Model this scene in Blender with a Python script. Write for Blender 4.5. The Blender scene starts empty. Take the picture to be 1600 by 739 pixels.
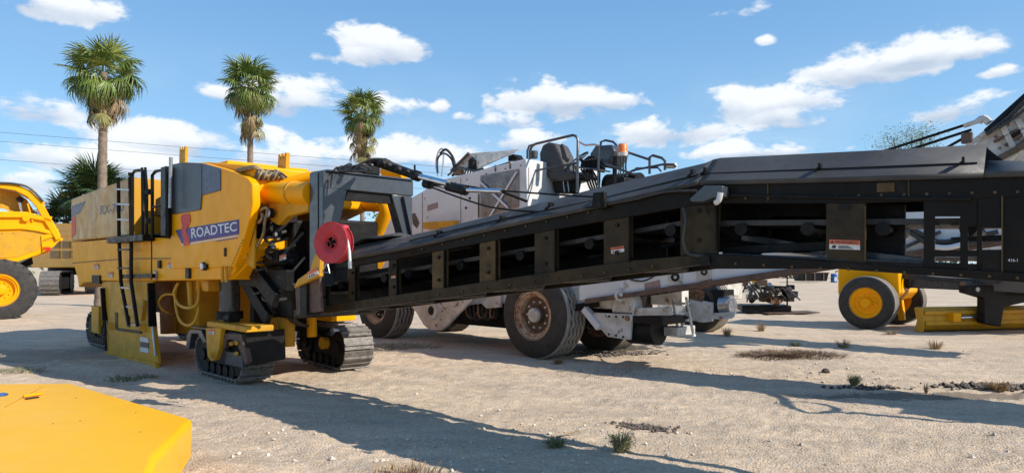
import bpy, bmesh, math, random
import numpy as np
from math import radians, sin, cos, pi, atan, atan2, hypot, sqrt
from mathutils import Vector, Matrix
random.seed(7); RND = random.Random(11)
SC = bpy.context.scene
COL = SC.collection
# ------------------------------------------------------------------ camera, world, sun
H = 1.7; FP = 1066.667; HY = 415.0
cd = bpy.data.cameras.new('camera'); cam = bpy.data.objects.new('camera', cd); COL.objects.link(cam)
cam.location = (0, 0, H); cam.rotation_euler = (radians(90), 0, 0)
cd.lens = 24.0; cd.sensor_width = 36.0; cd.shift_y = (HY - 369.5) / 1600.0
cd.clip_start = 0.05; cd.clip_end = 6000
SC.camera = cam
SC.view_settings.view_transform = 'Standard'; SC.view_settings.look = 'None'
SC.view_settings.exposure = 0.4; SC.view_settings.gamma = 1.0
SUN = Vector((1.3, -0.5, 1.0)).normalized()          # towards the sun
sd = bpy.data.lights.new('sun', 'SUN'); sd.energy = 4.2; sd.angle = radians(0.5); sd.color = (1.0, 0.93, 0.83)
so = bpy.data.objects.new('sun', sd); COL.objects.link(so); so.location = (30, -12, 25)
so.rotation_euler = SUN.to_track_quat('Z', 'Y').to_euler()

W = bpy.data.worlds.new('World'); SC.world = W; W.use_nodes = True
nt = W.node_tree; nt.nodes.clear(); N = nt.nodes.new; LK = nt.links.new
def mth(op, a, b=None, c=None, clamp=False):
    n = N('ShaderNodeMath'); n.operation = op; n.use_clamp = clamp
    for i, v in enumerate((a, b, c)):
        if v is None: continue
        if isinstance(v, (int, float)): n.inputs[i].default_value = v
        else: LK(v, n.inputs[i])
    return n.outputs[0]
sky = N('ShaderNodeTexSky'); sky.sky_type = 'NISHITA'; sky.sun_disc = False
sky.sun_elevation = math.asin(SUN.z); sky.sun_rotation = atan2(SUN.x, SUN.y)
sky.altitude = 0; sky.air_density = 1.0; sky.dust_density = 0.1; sky.ozone_density = 3.0
tc = N('ShaderNodeTexCoord'); sep = N('ShaderNodeSeparateXYZ'); LK(tc.outputs['Generated'], sep.inputs[0])
az = mth('ARCTAN2', sep.outputs[0], sep.outputs[1]); el = mth('ARCSINE', sep.outputs[2])
cmb = N('ShaderNodeCombineXYZ'); LK(az, cmb.inputs[0]); LK(mth('MULTIPLY', el, 1.9), cmb.inputs[1])
def wnoise(scale, det, rough, off=0.0, dist=0.0):
    mp = N('ShaderNodeMapping'); mp.inputs['Location'].default_value = (off, off * .7, off * 1.3); LK(cmb.outputs[0], mp.inputs[0])
    n = N('ShaderNodeTexNoise'); n.inputs['Scale'].default_value = scale; n.inputs['Detail'].default_value = det
    n.inputs['Roughness'].default_value = rough; n.inputs['Distortion'].default_value = dist; LK(mp.outputs[0], n.inputs['Vector']); return n.outputs['Fac']
nz = wnoise(11, 8, .58, 3.0, .25); nz2 = wnoise(5, 5, .55, 9.0); nz3 = wnoise(24, 6, .6, 1.0)
# cloud puffs: direction (azimuth, elevation), half width, half height, strength
CL = [(90, 12, 120, 30, 1.0), (55, 172, 80, 28, .95), (597, 76, 82, 36, 1.15), (560, 92, 50, 16, .5), (870, 160, 105, 38, 1.2), (950, 160, 75, 20, .9), (800, 190, 60, 16, .8),
      (455, 158, 90, 42, 1.1), (350, 150, 80, 18, .65), (610, 172, 70, 20, .75), (270, 225, 130, 38, 1.15), (620, 248, 140, 34, 1.15), (470, 250, 130, 38, 1.1), (230, 262, 110, 26, 1.0), (120, 245, 120, 26, .95), (380, 205, 90, 20, .8), (1180, 238, 90, 22, 1.0),
      (1350, 112, 150, 34, 1.15), (1440, 85, 105, 32, 1.2), (1530, 82, 50, 18, .8), (1205, 165, 110, 38, 1.2), (1235, 190, 70, 20, .9), (1045, 208, 95, 28, 1.1), (1495, 172, 90, 30, 1.1), (1190, 240, 110, 20, .9),
      (830, 222, 60, 22, 1.0), (1200, 65, 16, 8, .5), (1565, 113, 34, 11, .7), (725, 184, 18, 9, .6), (685, 170, 16, 12, .6), (30, 285, 80, 24, .85), (150, 262, 90, 22, .8), (1160, 20, 60, 8, .25), (505, 90, 22, 9, .6), (700, 262, 90, 22, .7)]
CL += [(-400, -60, 260, 60, 1), (-900, 120, 300, 60, 1), (2200, 60, 300, 60, 1), (2600, 200, 300, 50, 1), (1900, -120, 200, 50, 1)]
best = None; shade = None
for (px, py, w, h, s) in CL:
    a0 = atan((px - 800) / FP); e0 = atan((HY - py) / hypot(FP, px - 800))
    ca = cos(a0) ** 2; w_ = w / FP * ca * 1.15; h_ = h / FP * cos(a0) * 1.15
    dx = mth('DIVIDE', mth('SUBTRACT', az, a0), w_); dy = mth('DIVIDE', mth('SUBTRACT', el, e0), h_)
    dyb = mth('MULTIPLY', mth('MINIMUM', dy, 0), 1.45); dyt = mth('MAXIMUM', dy, 0)
    r2 = mth('ADD', mth('MULTIPLY', dx, dx), mth('ADD', mth('MULTIPLY', dyb, dyb), mth('MULTIPLY', dyt, dyt)))
    v = mth('MULTIPLY', mth('SUBTRACT', 1.0, r2), s)
    v = mth('MAXIMUM', v, -1.2)
    sh = mth('MULTIPLY', dy, mth('MAXIMUM', v, 0))
    best = v if best is None else mth('MAXIMUM', best, v)
    shade = sh if shade is None else mth('ADD', shade, sh)
dens = mth('ADD', best, mth('MULTIPLY', mth('SUBTRACT', nz, .5), 4.4))
dens = mth('ADD', dens, mth('MULTIPLY', mth('SUBTRACT', nz3, .5), 1.7))
ramp = N('ShaderNodeMapRange'); ramp.interpolation_type = 'SMOOTHSTEP'; LK(dens, ramp.inputs['Value'])
ramp.inputs['From Min'].default_value = .12; ramp.inputs['From Max'].default_value = .85
up = N('ShaderNodeMapRange'); up.interpolation_type = 'SMOOTHSTEP'; LK(el, up.inputs['Value']); up.inputs['From Min'].default_value = 0.0; up.inputs['From Max'].default_value = .05
# thin veil of haze and broken cloud low down
veil = N('ShaderNodeMapRange'); LK(nz2, veil.inputs['Value']); veil.inputs['From Min'].default_value = .42; veil.inputs['From Max'].default_value = .7
lo = N('ShaderNodeMapRange'); LK(el, lo.inputs['Value']); lo.inputs['From Min'].default_value = .30; lo.inputs['From Max'].default_value = .04
veilf = mth('MULTIPLY', mth('MULTIPLY', veil.outputs[0], lo.outputs[0]), .42)
mask = mth('MULTIPLY', mth('MAXIMUM', mth('MULTIPLY', ramp.outputs[0], .93), veilf), up.outputs[0], clamp=True)
shv = mth('ADD', mth('MULTIPLY', shade, 1.9), mth('MULTIPLY', mth('SUBTRACT', nz, .45), 2.2))
cr = N('ShaderNodeMapRange'); LK(shv, cr.inputs['Value']); cr.inputs['From Min'].default_value = -.45; cr.inputs['From Max'].default_value = .6
cmix = N('ShaderNodeMixRGB'); LK(cr.outputs[0], cmix.inputs[0]); cmix.inputs[1].default_value = (.43, .50, .61, 1); cmix.inputs[2].default_value = (.78, .80, .82, 1)
SKYS = 0.13
sc_ = N('ShaderNodeMixRGB'); sc_.blend_type = 'MULTIPLY'; sc_.inputs[0].default_value = 1; LK(sky.outputs[0], sc_.inputs[1]); sc_.inputs[2].default_value = (1.0, 1.0, 1.0, 1)
gr_ = N('ShaderNodeValToRGB'); LK(mth('DIVIDE', el, 1.0, clamp=True), gr_.inputs[0]); cr_ = gr_.color_ramp
cr_.elements[0].position = 0; cr_.elements[0].color = (.38, .60, .78, 1); cr_.elements[1].position = 1; cr_.elements[1].color = (.08, .20, .44, 1)
e_ = cr_.elements.new(.14); e_.color = (.235, .47, .72, 1); e_ = cr_.elements.new(.38); e_.color = (.135, .325, .60, 1)
gsc = N('ShaderNodeVectorMath'); gsc.operation = 'SCALE'; LK(gr_.outputs[0], gsc.inputs[0]); gsc.inputs['Scale'].default_value = 1.0 / SKYS
bl_ = N('ShaderNodeMixRGB'); bl_.inputs[0].default_value = .72; LK(sc_.outputs[0], bl_.inputs[1]); LK(gsc.outputs[0], bl_.inputs[2])
cdiv = N('ShaderNodeVectorMath'); cdiv.operation = 'SCALE'; LK(cmix.outputs[0], cdiv.inputs[0]); cdiv.inputs['Scale'].default_value = 1.0 / SKYS
fin = N('ShaderNodeMixRGB'); LK(mask, fin.inputs[0]); LK(bl_.outputs[0], fin.inputs[1]); LK(cdiv.outputs[0], fin.inputs[2])
bg = N('ShaderNodeBackground'); bg.inputs['Strength'].default_value = SKYS; LK(fin.outputs[0], bg.inputs[0])
wo = N('ShaderNodeOutputWorld'); LK(bg.outputs[0], wo.inputs[0])

# ------------------------------------------------------------------ materials
def pm(name, c1, c2=None, scale=3.0, rough=.5, metal=0.0, bump=.0, bscale=30.0, coat=0.0, dust=0.0, dustc=(.42, .36, .28), rvar=.15, thr=(.4, .65), c3=None, thr3=(.6, .68), scale3=8.0, spec=.5):
    m = bpy.data.materials.new(name); m.use_nodes = True; t = m.node_tree; b = t.nodes['Principled BSDF']
    nn = t.nodes.new; lk = t.links.new
    geo = nn('ShaderNodeNewGeometry')
    def noise(s, d=6, r=.6):
        n = nn('ShaderNodeTexNoise'); n.inputs['Scale'].default_value = s; n.inputs['Detail'].default_value = d; n.inputs['Roughness'].default_value = r
        lk(geo.outputs['Position'], n.inputs['Vector']); return n
    def mr(sock, a, b_, c=0.0, d=1.0):
        r = nn('ShaderNodeMapRange'); lk(sock, r.inputs['Value']); r.inputs['From Min'].default_value = a; r.inputs['From Max'].default_value = b_
        r.inputs['To Min'].default_value = c; r.inputs['To Max'].default_value = d; return r.outputs[0]
    def mix(f, a, b_):
        x = nn('ShaderNodeMixRGB')
        if isinstance(f, float): x.inputs[0].default_value = f
        else: lk(f, x.inputs[0])
        for i, v in ((1, a), (2, b_)):
            if isinstance(v, tuple): x.inputs[i].default_value = (*v, 1)
            else: lk(v, x.inputs[i])
        return x.outputs[0]
    n1 = noise(scale)
    colr = mix(mr(n1.outputs['Fac'], *thr), c1, c2 or tuple(x * .8 for x in c1))
    if c3:
        n3 = noise(scale3, 8, .7); colr = mix(mr(n3.outputs['Fac'], *thr3), colr, c3)
    if dust > 0:
        sp = nn('ShaderNodeSeparateXYZ'); lk(geo.outputs['Normal'], sp.inputs[0])
        upf = mr(sp.outputs[2], -.2, 1.0, .25, 1.0)
        n2 = noise(scale * 2.3, 8, .7)
        mm = nn('ShaderNodeMath'); mm.operation = 'MULTIPLY'; lk(upf, mm.inputs[0]); lk(mr(n2.outputs['Fac'], .38, .72, 0, dust), mm.inputs[1])
        colr = mix(mm.outputs[0], colr, dustc)
    lk(colr, b.inputs['Base Color'])
    nr = noise(scale * 4, 5)
    lk(mr(nr.outputs['Fac'], .3, .7, max(.03, rough - rvar), min(1, rough + rvar)), b.inputs['Roughness'])
    b.inputs['Metallic'].default_value = metal; b.inputs['Specular IOR Level'].default_value = spec
    if coat: b.inputs['Coat Weight'].default_value = coat; b.inputs['Coat Roughness'].default_value = .12
    if bump:
        nb = noise(bscale, 6, .65); bp = nn('ShaderNodeBump'); bp.inputs['Strength'].default_value = bump; bp.inputs['Distance'].default_value = .02
        lk(nb.outputs['Fac'], bp.inputs['Height']); lk(bp.outputs[0], b.inputs['Normal'])
    return m
Y_ = pm('yellow_paint', (.95, .41, .001), (.86, .365, .001), 1.3, .42, spec=.16, bump=.03, bscale=9, dust=.0, rvar=.1, c3=(.55, .27, .02), thr3=(.6, .75), scale3=2.5)
YD = pm('dusty_and_shaded_yellow_paint', (.66, .33, .010), (.50, .26, .02), 3.0, .5, spec=.25, bump=.08, bscale=20, dust=.22, c3=(.2, .12, .04), thr3=(.62, .7), scale3=6)
YO = pm('orange_yellow_paint', (.95, .49, .010), (.92, .465, .010), 1.2, .42, spec=.3, bump=.06, bscale=5, coat=.0, dust=.03, rvar=.08, c3=(.78, .45, .09), thr3=(.66, .74), scale3=6)
YF = pm('faded_yellow_paint', (.70, .36, .02), (.55, .3, .03), 1.0, .45, dust=.15)
TAN = pm('reflection_tan_hull_paint', (.56, .28, .018), (.44, .235, .04), 1.0, .38, spec=.3, bump=.03, bscale=9, coat=.08, dust=.05)  # yellow hull toned tan: ground and sky reflection put into the colour
BK = pm('black_paint', (.0075, .006, .005), (.012, .009, .006), 2.5, .38, spec=.14, bump=.09, bscale=14, dust=.08, dustc=(.10, .075, .05), c3=(.03, .022, .013), thr3=(.54, .72), scale3=2.2)
BKS = pm('black_steel', (.006, .006, .0065), (.013, .012, .011), 6, .5, spec=.2, bump=.15, bscale=30, dust=.12, dustc=(.06, .05, .04))
BRN = pm('brown_overspray_black_paint', (.045, .030, .012), (.015, .011, .007), 3.5, .45, spec=.2, bump=.06, bscale=18, dust=.08, dustc=(.1, .07, .04))
COV = pm('dark_grey_cover', (.07, .068, .065), (.038, .037, .036), 1.3, .6, spec=.35, bump=.25, bscale=4, dust=.35, dustc=(.13, .125, .12), c3=(.03, .03, .03), thr3=(.6, .7), scale3=3)
GR = pm('dark_grey_paint', (.05, .058, .068), (.035, .04, .047), 2.5, .3, coat=.35, bump=.04, bscale=10, dust=.2, dustc=(.14, .14, .14))
WH = pm('dirty_white_paint', (.70, .70, .69), (.61, .61, .60), 1.5, .45, bump=.05, bscale=10, dust=.22, dustc=(.4, .36, .3), c3=(.24, .13, .06), thr3=(.70, .78), scale3=5)
WHR = pm('rusty_white_paint', (.62, .61, .58), (.42, .38, .32), 3.5, .55, bump=.1, bscale=20, dust=.5, c3=(.14, .065, .03), thr3=(.56, .66), scale3=6)
RST = pm('rusty_steel', (.30, .15, .07), (.16, .08, .045), 9, .75, bump=.3, bscale=40, c3=(.45, .36, .27), thr3=(.52, .66), scale3=14)
BRW = pm('worn_brown_primer', (.11, .068, .022), (.04, .026, .012), 4, .5, spec=.25, bump=.08, bscale=18)
RIMC = pm('cream_rusty_rim', (.50, .38, .27), (.34, .2, .11), 7, .7, bump=.2, bscale=40, c3=(.22, .085, .035), thr3=(.5, .6), scale3=5)
FDO = pm('palm_frond_olive', (.24, .22, .07), (.16, .15, .05), 1.5, .7)
DUL = pm('faded_label_print', (.34, .22, .2), (.25, .18, .17), 12, .6)
BRR = pm('brown_worn_steel', (.13, .075, .05), (.07, .045, .035), 5, .65, bump=.2, bscale=30)
RUB = pm('tyre_rubber', (.021, .02, .02), (.04, .036, .032), 6, .75, bump=.25, bscale=60, dust=.35, dustc=(.2, .17, .13))
RUD = pm('dusty_tread_rubber', (.26, .23, .20), (.36, .32, .27), 8, .85, bump=.3, bscale=50, dust=.6, dustc=(.36, .31, .25))
STL = pm('bare_steel', (.45, .45, .46), (.3, .29, .28), 9, .35, metal=.8, bump=.1, bscale=40)
CHR = pm('polished_rod', (.7, .72, .75), (.6, .6, .62), 9, .15, metal=1.0)
TRK = pm('worn_track_steel', (.2, .185, .165), (.09, .08, .075), 12, .6, metal=.25, bump=.3, bscale=40, dust=.6, dustc=(.42, .37, .3))
RED = pm('red_paint', (.52, .04, .055), (.40, .03, .04), 5, .5, spec=.3, dust=.2, dustc=(.42, .3, .27), bump=.05)
HOS = pm('black_hose', (.018, .018, .019), (.03, .03, .03), 9, .5, dust=.2)
HOT = pm('dusty_tan_hose', (.30, .21, .09), (.17, .12, .06), 9, .7, dust=.4)
LBW = pm('label_white', (.7, .69, .66), (.6, .58, .54), 12, .5)
LBR = pm('label_orange', (.66, .14, .05), (.55, .12, .05), 12, .5)
LBK = pm('label_print_black', (.03, .03, .03), None, 12, .5)
PUR = pm('decal_purple_blue', (.055, .04, .21), (.05, .035, .18), 5, .4, spec=.25)
DRD = pm('decal_red', (.6, .025, .02), (.52, .025, .02), 5, .4, spec=.25)
DWH = pm('decal_white', (.72, .72, .74), (.66, .66, .68), 5, .4)
DBL = pm('decal_navy', (.05, .06, .12), (.07, .07, .10), 5, .4)
GLS = pm('dark_tinted_panel', (.03, .036, .045), (.045, .05, .06), 1.5, .38, rvar=.05)
LMP = pm('lamp_lens', (.75, .76, .78), (.6, .6, .62), 20, .15, coat=.6)
ORB = pm('orange_beacon_plastic', (.85, .2, .02), (.75, .16, .02), 9, .3, coat=.3)
VIN = pm('black_vinyl', (.022, .022, .024), (.035, .035, .036), 12, .55, bump=.15, bscale=60, dust=.2)
TRU = pm('palm_trunk_bark', (.25, .19, .14), (.15, .115, .085), 4, .9, bump=.8, bscale=14)
FGR = pm('palm_frond_green', (.135, .19, .03), (.08, .13, .022), 1.2, .45, rvar=.1)
FGL = pm('palm_frond_light_green', (.29, .33, .08), (.17, .22, .045), 1.2, .45, rvar=.1)
FDK = pm('palm_frond_dark_green', (.03, .06, .016), (.045, .085, .02), 1.2, .5, rvar=.1)
FDR = pm('palm_frond_dry', (.34, .24, .12), (.2, .13, .07), 1.5, .8)
LEF = pm('leaf_green', (.07, .12, .03), (.12, .17, .05), 1.5, .6)
WEG = pm('weed_green', (.15, .17, .07), (.27, .23, .12), 8, .7)
WEB = pm('weed_brown', (.17, .10, .055), (.10, .065, .035), 8, .8)
WED = pm('weed_dry', (.36, .24, .11), (.22, .13, .07), 8, .8)
CLD = pm('dark_clod', (.075, .06, .05), (.15, .12, .1), 10, .95, bump=.4)
PEB = pm('pebble_stone', (.60, .51, .40), (.42, .35, .28), 3, .9, c3=(.6, .56, .5), thr3=(.55, .6), scale3=5)
BLU = pm('blue_plastic', (.02, .1, .35), (.03, .12, .4), 5, .4)
WIR = pm('wire_black', (.03, .03, .035), None, 5, .6)
WOO = pm('pole_wood', (.12, .09, .06), (.08, .06, .045), 5, .9)

# ------------------------------------------------------------------ geometry helpers
class Fr:                                     # a ground frame: x along the machine, y away from the camera side, z up
    def __init__(s, yaw): s.a = radians(yaw); s.c = cos(s.a); s.s = sin(s.a)
    def w(s, x, y, z=0.0): return Vector((s.c * x + s.s * y, -s.s * x + s.c * y, z))
    def at(s, px, py, y):                     # measured point on the upright plane y = const
        r = (px - 800) / FP; Y = y / (s.s * r + s.c); X = r * Y
        return (s.c * X - s.s * Y, H + (HY - py) * Y / FP)
    def ax(s, px, py, x):                     # measured point on the upright plane x = const
        r = (px - 800) / FP; Y = x / (s.c * r - s.s); return ((s.s * r + s.c) * Y, H + (HY - py) * Y / FP)
    def g(s, px, py, z=0.0):
        Y = (H - z) * FP / (py - HY); X = (px - 800) / FP * Y; return (s.c * X - s.s * Y, s.s * X + s.c * Y)
    def pts(s, y, L): return [s.at(px, py, y) for px, py in L]
def spline(pts, k=6):
    P = [Vector(p) for p in pts]; out = []
    for i in range(len(P) - 1):
        p0 = P[max(i - 1, 0)]; p1 = P[i]; p2 = P[i + 1]; p3 = P[min(i + 2, len(P) - 1)]
        for j in range(k):
            t = j / k; out.append(.5 * ((2 * p1) + (p2 - p0) * t + (2 * p0 - 5 * p1 + 4 * p2 - p3) * t * t + (3 * p1 - p0 - 3 * p2 + p3) * t ** 3))
    out.append(P[-1]); return out
class MB:
    def __init__(s): s.v = []; s.f = []
    def add(s, v, f):
        o = len(s.v); s.v += [Vector(p) for p in v]; s.f += [tuple(i + o for i in q) for q in f]; return s
    def box(s, x0, x1, y0, y1, z0, z1):
        return s.add([(x0, y0, z0), (x1, y0, z0), (x1, y1, z0), (x0, y1, z0), (x0, y0, z1), (x1, y0, z1), (x1, y1, z1), (x0, y1, z1)],
                     [(0, 3, 2, 1), (4, 5, 6, 7), (0, 1, 5, 4), (1, 2, 6, 5), (2, 3, 7, 6), (3, 0, 4, 7)])
    def prism(s, xz, y0, y1):                 # outline in x,z pushed through y
        n = len(xz)
        return s.add([(x, y0, z) for x, z in xz] + [(x, y1, z) for x, z in xz],
                     [tuple(range(n)), tuple(range(2 * n - 1, n - 1, -1))] + [(i, i + n, (i + 1) % n + n, (i + 1) % n) for i in range(n)])
    def prismx(s, yz, x0, x1, dz=0.0):
        n = len(yz)
        return s.add([(x0, y, z) for y, z in yz] + [(x1, y, z + dz) for y, z in yz],
                     [tuple(range(n)), tuple(range(2 * n - 1, n - 1, -1))] + [(i, i + n, (i + 1) % n + n, (i + 1) % n) for i in range(n)])
    def hexa(s, a, b): return s.add(list(a) + list(b), [(0, 1, 2, 3), (7, 6, 5, 4), (0, 4, 5, 1), (1, 5, 6, 2), (2, 6, 7, 3), (3, 7, 4, 0)])
    def beam(s, p, q, w, h, up=(0, 0, 1)):
        p = Vector(p); q = Vector(q); d = (q - p).normalized(); u = Vector(up)
        if abs(d.dot(u)) > .95: u = Vector((0, 1, 0))
        a = d.cross(u).normalized(); b = a.cross(d).normalized()
        c = [a * sx * w / 2 + b * sz * h / 2 for sx, sz in ((-1, -1), (1, -1), (1, 1), (-1, 1))]
        return s.hexa([p + k for k in c], [q + k for k in c])
    def tube(s, pts, r, n=8, sp=0, rs=None, caps=True):
        P = spline(pts, sp) if sp else [Vector(p) for p in pts]
        m = len(P); ring = []; prev = None
        for i, p in enumerate(P):
            d = (P[min(i + 1, m - 1)] - P[max(i - 1, 0)])
            d = d.normalized() if d.length > 1e-7 else Vector((0, 0, 1))
            if prev is None:
                u = Vector((0, 0, 1)) if abs(d.z) < .9 else Vector((1, 0, 0)); a = d.cross(u).normalized()
            else:
                a = prev - d * prev.dot(d); a = a.normalized() if a.length > 1e-6 else d.orthogonal().normalized()
            prev = a; b = d.cross(a); rr = r if rs is None else rs[min(int(i * len(rs) / m), len(rs) - 1)]
            ring.append([p + (a * cos(2 * pi * k / n) + b * sin(2 * pi * k / n)) * rr for k in range(n)])
        v = [q for R in ring for q in R]; f = []
        for i in range(m - 1):
            for k in range(n): f.append((i * n + k, i * n + (k + 1) % n, (i + 1) * n + (k + 1) % n, (i + 1) * n + k))
        if caps: f += [tuple(range(n - 1, -1, -1)), tuple(range((m - 1) * n, m * n))]
        return s.add(v, f)
    def cyl(s, p, q, r, r2=None, n=16): return s.lathe([(0, 0), (r, 0), (r2 if r2 is not None else r, 1), (0, 1)], p, Vector(q) - Vector(p), n, unit=True)
    def lathe(s, prof, o, axis, n=32, unit=False, wob=None):
        o = Vector(o); ax = Vector(axis); L = ax.length; d = ax.normalized(); a = d.orthogonal().normalized() if abs(d.z) > .9 else d.cross(Vector((0, 0, 1))).normalized()
        b = d.cross(a); v = []; f = []; m = len(prof); k_ = L if unit else 1.0
        for i, (r, t) in enumerate(prof):
            for k in range(n):
                th = 2 * pi * k / n; dt, dr = wob(i, k) if wob else (0, 0)
                v.append(o + d * (t * k_ + dt) + (a * cos(th) + b * sin(th)) * max(r + dr, 0))
        for i in range(m - 1):
            for k in range(n): f.append((i * n + k, i * n + (k + 1) % n, (i + 1) * n + (k + 1) % n, (i + 1) * n + k))
        s.add(v, f); return s
    def text(s, string, quad, y, dep=.003):   # lettering fitted into a quad (bl, br, tr, tl) of x,z points on plane y
        c = bpy.data.curves.new('lettering', 'FONT'); c.body = string; c.resolution_u = 3; c.offset = .012
        o = bpy.data.objects.new('lettering', c); COL.objects.link(o); dg = bpy.context.evaluated_depsgraph_get()
        me = bpy.data.meshes.new_from_object(o.evaluated_get(dg)); bpy.data.objects.remove(o)
        xs = [v.co.x for v in me.vertices]; ys = [v.co.y for v in me.vertices]; x0, x1, y0, y1 = min(xs), max(xs), min(ys), max(ys)
        q = [Vector((a, b)) for a, b in quad]; vs = []
        for v in me.vertices:
            a = (v.co.x - x0) / (x1 - x0); b = (v.co.y - y0) / (y1 - y0)
            p = (q[0] * (1 - a) + q[1] * a) * (1 - b) + (q[3] * (1 - a) + q[2] * a) * b; vs.append((p.x, y - dep, p.y))
        s.add(vs, [tuple(p.vertices) for p in me.polygons]); bpy.data.meshes.remove(me); return s
ORG = {}
def mesh_of(mb, name, c, mat, smooth=35, weld=True):
    me = bpy.data.meshes.new(name); me.from_pydata([tuple(v - c) for v in mb.v], [], mb.f)
    bm = bmesh.new(); bm.from_mesh(me)
    if weld: bmesh.ops.remove_doubles(bm, verts=bm.verts, dist=1e-5)
    bmesh.ops.recalc_face_normals(bm, faces=bm.faces); bm.to_mesh(me); bm.free()
    if smooth: me.polygons.foreach_set('use_smooth', [True] * len(me.polygons)); me.set_sharp_from_angle(angle=radians(smooth))
    for m in (mat if isinstance(mat, (list, tuple)) else [mat]): me.materials.append(m)
    return me
def put(name, mb, mat, parent=None, frame=None, bev=0.0, smooth=35, label=None, weld=True):
    c = Vector([(min(v[i] for v in mb.v) + max(v[i] for v in mb.v)) / 2 for i in range(3)])
    o = bpy.data.objects.new(name, mesh_of(mb, name, c, mat, smooth, weld)); COL.objects.link(o)
    if parent is not None: o.parent = parent; o.location = c - ORG[parent.name]
    elif frame is not None: o.location = frame.w(*c); o.rotation_euler.z = -frame.a
    else: o.location = c
    ORG[o.name] = c
    if bev: b = o.modifiers.new('bevel', 'BEVEL'); b.width = bev; b.segments = 2; b.limit_method = 'ANGLE'; b.angle_limit = radians(40)
    if label: o['label'] = label
    return o
def again(src, parent, org, rot=None):        # another object on the same mesh
    o = src.copy(); COL.objects.link(o); o.parent = parent; o.location = Vector(org) - ORG[parent.name]; ORG[o.name] = Vector(org)
    if rot is not None: o.rotation_euler = rot
    return o
def tag(o, label, cat=None, group=None, kind=None):
    if label: o['label'] = label
    if cat: o['category'] = cat
    if group: o['group'] = group
    if kind: o['kind'] = kind
    return o
def thing(name, label, cat, fr, x, y, z=0.0, group=None):
    o = bpy.data.objects.new(name, None); COL.objects.link(o); o.empty_display_size = .3
    o.location = fr.w(x, y, z); o.rotation_euler.z = -fr.a; ORG[o.name] = Vector((x, y, z)); return tag(o, label, cat, group)
def empty_part(name, parent, org):
    o = bpy.data.objects.new(name, None); COL.objects.link(o); o.parent = parent; o.location = Vector(org) - ORG[parent.name]; ORG[o.name] = Vector(org); return o

# value noise (numpy) for the ground
def vnoise(x, y, seed=0):
    xi = np.floor(x).astype(np.int64); yi = np.floor(y).astype(np.int64); xf = x - xi; yf = y - yi
    def h(a, b):
        n = (a * 374761393 + b * 668265263 + seed * 1442695041) & 0x7fffffff; n = ((n ^ (n >> 13)) * 1274126177) & 0x7fffffff
        return ((n ^ (n >> 16)) & 0xffff) / 65535.0
    u = xf * xf * (3 - 2 * xf); v = yf * yf * (3 - 2 * yf)
    return (h(xi, yi) * (1 - u) + h(xi + 1, yi) * u) * (1 - v) + (h(xi, yi + 1) * (1 - u) + h(xi + 1, yi + 1) * u) * v - .5
def gheight(x, y):
    x = np.asarray(x, float); y = np.asarray(y, float)
    z = .05 * vnoise(x * .35, y * .35, 1) + .03 * vnoise(x * 1.1, y * 1.1, 2) + .024 * vnoise(x * 3.1, y * 3.1, 3) + .017 * vnoise(x * 8, y * 8, 4) + .012 * vnoise(x * 17, y * 17, 5)
    u = .788 * x - .616 * y; v = .616 * x + .788 * y         # wheel ruts run beside the machines
    for v0, wd, dp in ((2.7, .22, .028), (4.3, .24, .022), (7.3, .25, .025), (8.2, .3, .02), (3.5, .2, .014)):
        d = (v + .25 * vnoise(u * .3, u * 0, 8) - v0) / wd
        z = z - dp * np.exp(-d * d) * (1 + .22 * np.sin(u * 34 + 3 * vnoise(u * 1.3, v * 3, 31)) * (vnoise(u * .8, v * .8, 32) > -.1)) * (.45 + 1.3 * (vnoise(u * .45, v * .6, 33) + .5)) * 1.05 + dp * .35 * np.exp(-(np.abs(d) - 1.6) ** 2 * 3)
    u2 = .95 * x - .31 * y; v2 = .31 * x + .95 * y
    for v0, wd, dp in ((3.7, .2, .02), (5.3, .2, .02), (11.5, .3, .02)):
        d = (v2 + .3 * vnoise(u2 * .25, u2 * 0, 18) - v0) / wd; z = z - dp * np.exp(-d * d) * (1 + .2 * np.sin(u2 * 27 + 3 * vnoise(u2, v2 * 2, 41))) * (.3 + 1.3 * (vnoise(u2 * .5, v2 * .7, 43) + .5)) * .7
    return z * np.clip(60 / (np.hypot(x, y) + 1), .05, 1)
def axis(a, b, c, d, step, g=1.07):
    L = list(np.arange(b, c, step)); s = step; x = b; lo_ = []
    while x > a: s *= g; x -= s; lo_.append(x)
    s = step; x = L[-1]; hi = []
    while x < d: s *= g; x += s; hi.append(x)
    return np.array(lo_[::-1] + L + hi)
gx = axis(-2500, -7.5, 8, 2500, .035, 1.06); gy = axis(-2500, 4.2, 13.0, 2500, .03, 1.05)
GX, GY = np.meshgrid(gx, gy); GZ = gheight(GX, GY)
me = bpy.data.meshes.new('ground'); nx, ny = len(gx), len(gy)
co = np.stack([GX, GY, GZ], -1).reshape(-1, 3).astype(np.float32)
idx = np.arange(nx * ny).reshape(ny, nx); q = np.stack([idx[:-1, :-1], idx[:-1, 1:], idx[1:, 1:], idx[1:, :-1]], -1).reshape(-1, 4).astype(np.int32)
me.vertices.add(len(co)); me.vertices.foreach_set('co', co.ravel()); me.loops.add(q.size); me.loops.foreach_set('vertex_index', q.ravel())
me.polygons.add(len(q)); me.polygons.foreach_set('loop_start', np.arange(0, q.size, 4, dtype=np.int32)); me.update(); me.validate()
me.polygons.foreach_set('use_smooth', [True] * len(me.polygons))
ground = bpy.data.objects.new('ground', me); COL.objects.link(ground); tag(ground, 'pale crushed gravel and dirt yard with wheel ruts', kind='structure')
gm = bpy.data.materials.new('gravel_dirt'); gm.use_nodes = True; t = gm.node_tree; b = t.nodes['Principled BSDF']
def gN(k): return t.nodes.new(k)
geo = gN('ShaderNodeNewGeometry')
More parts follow.
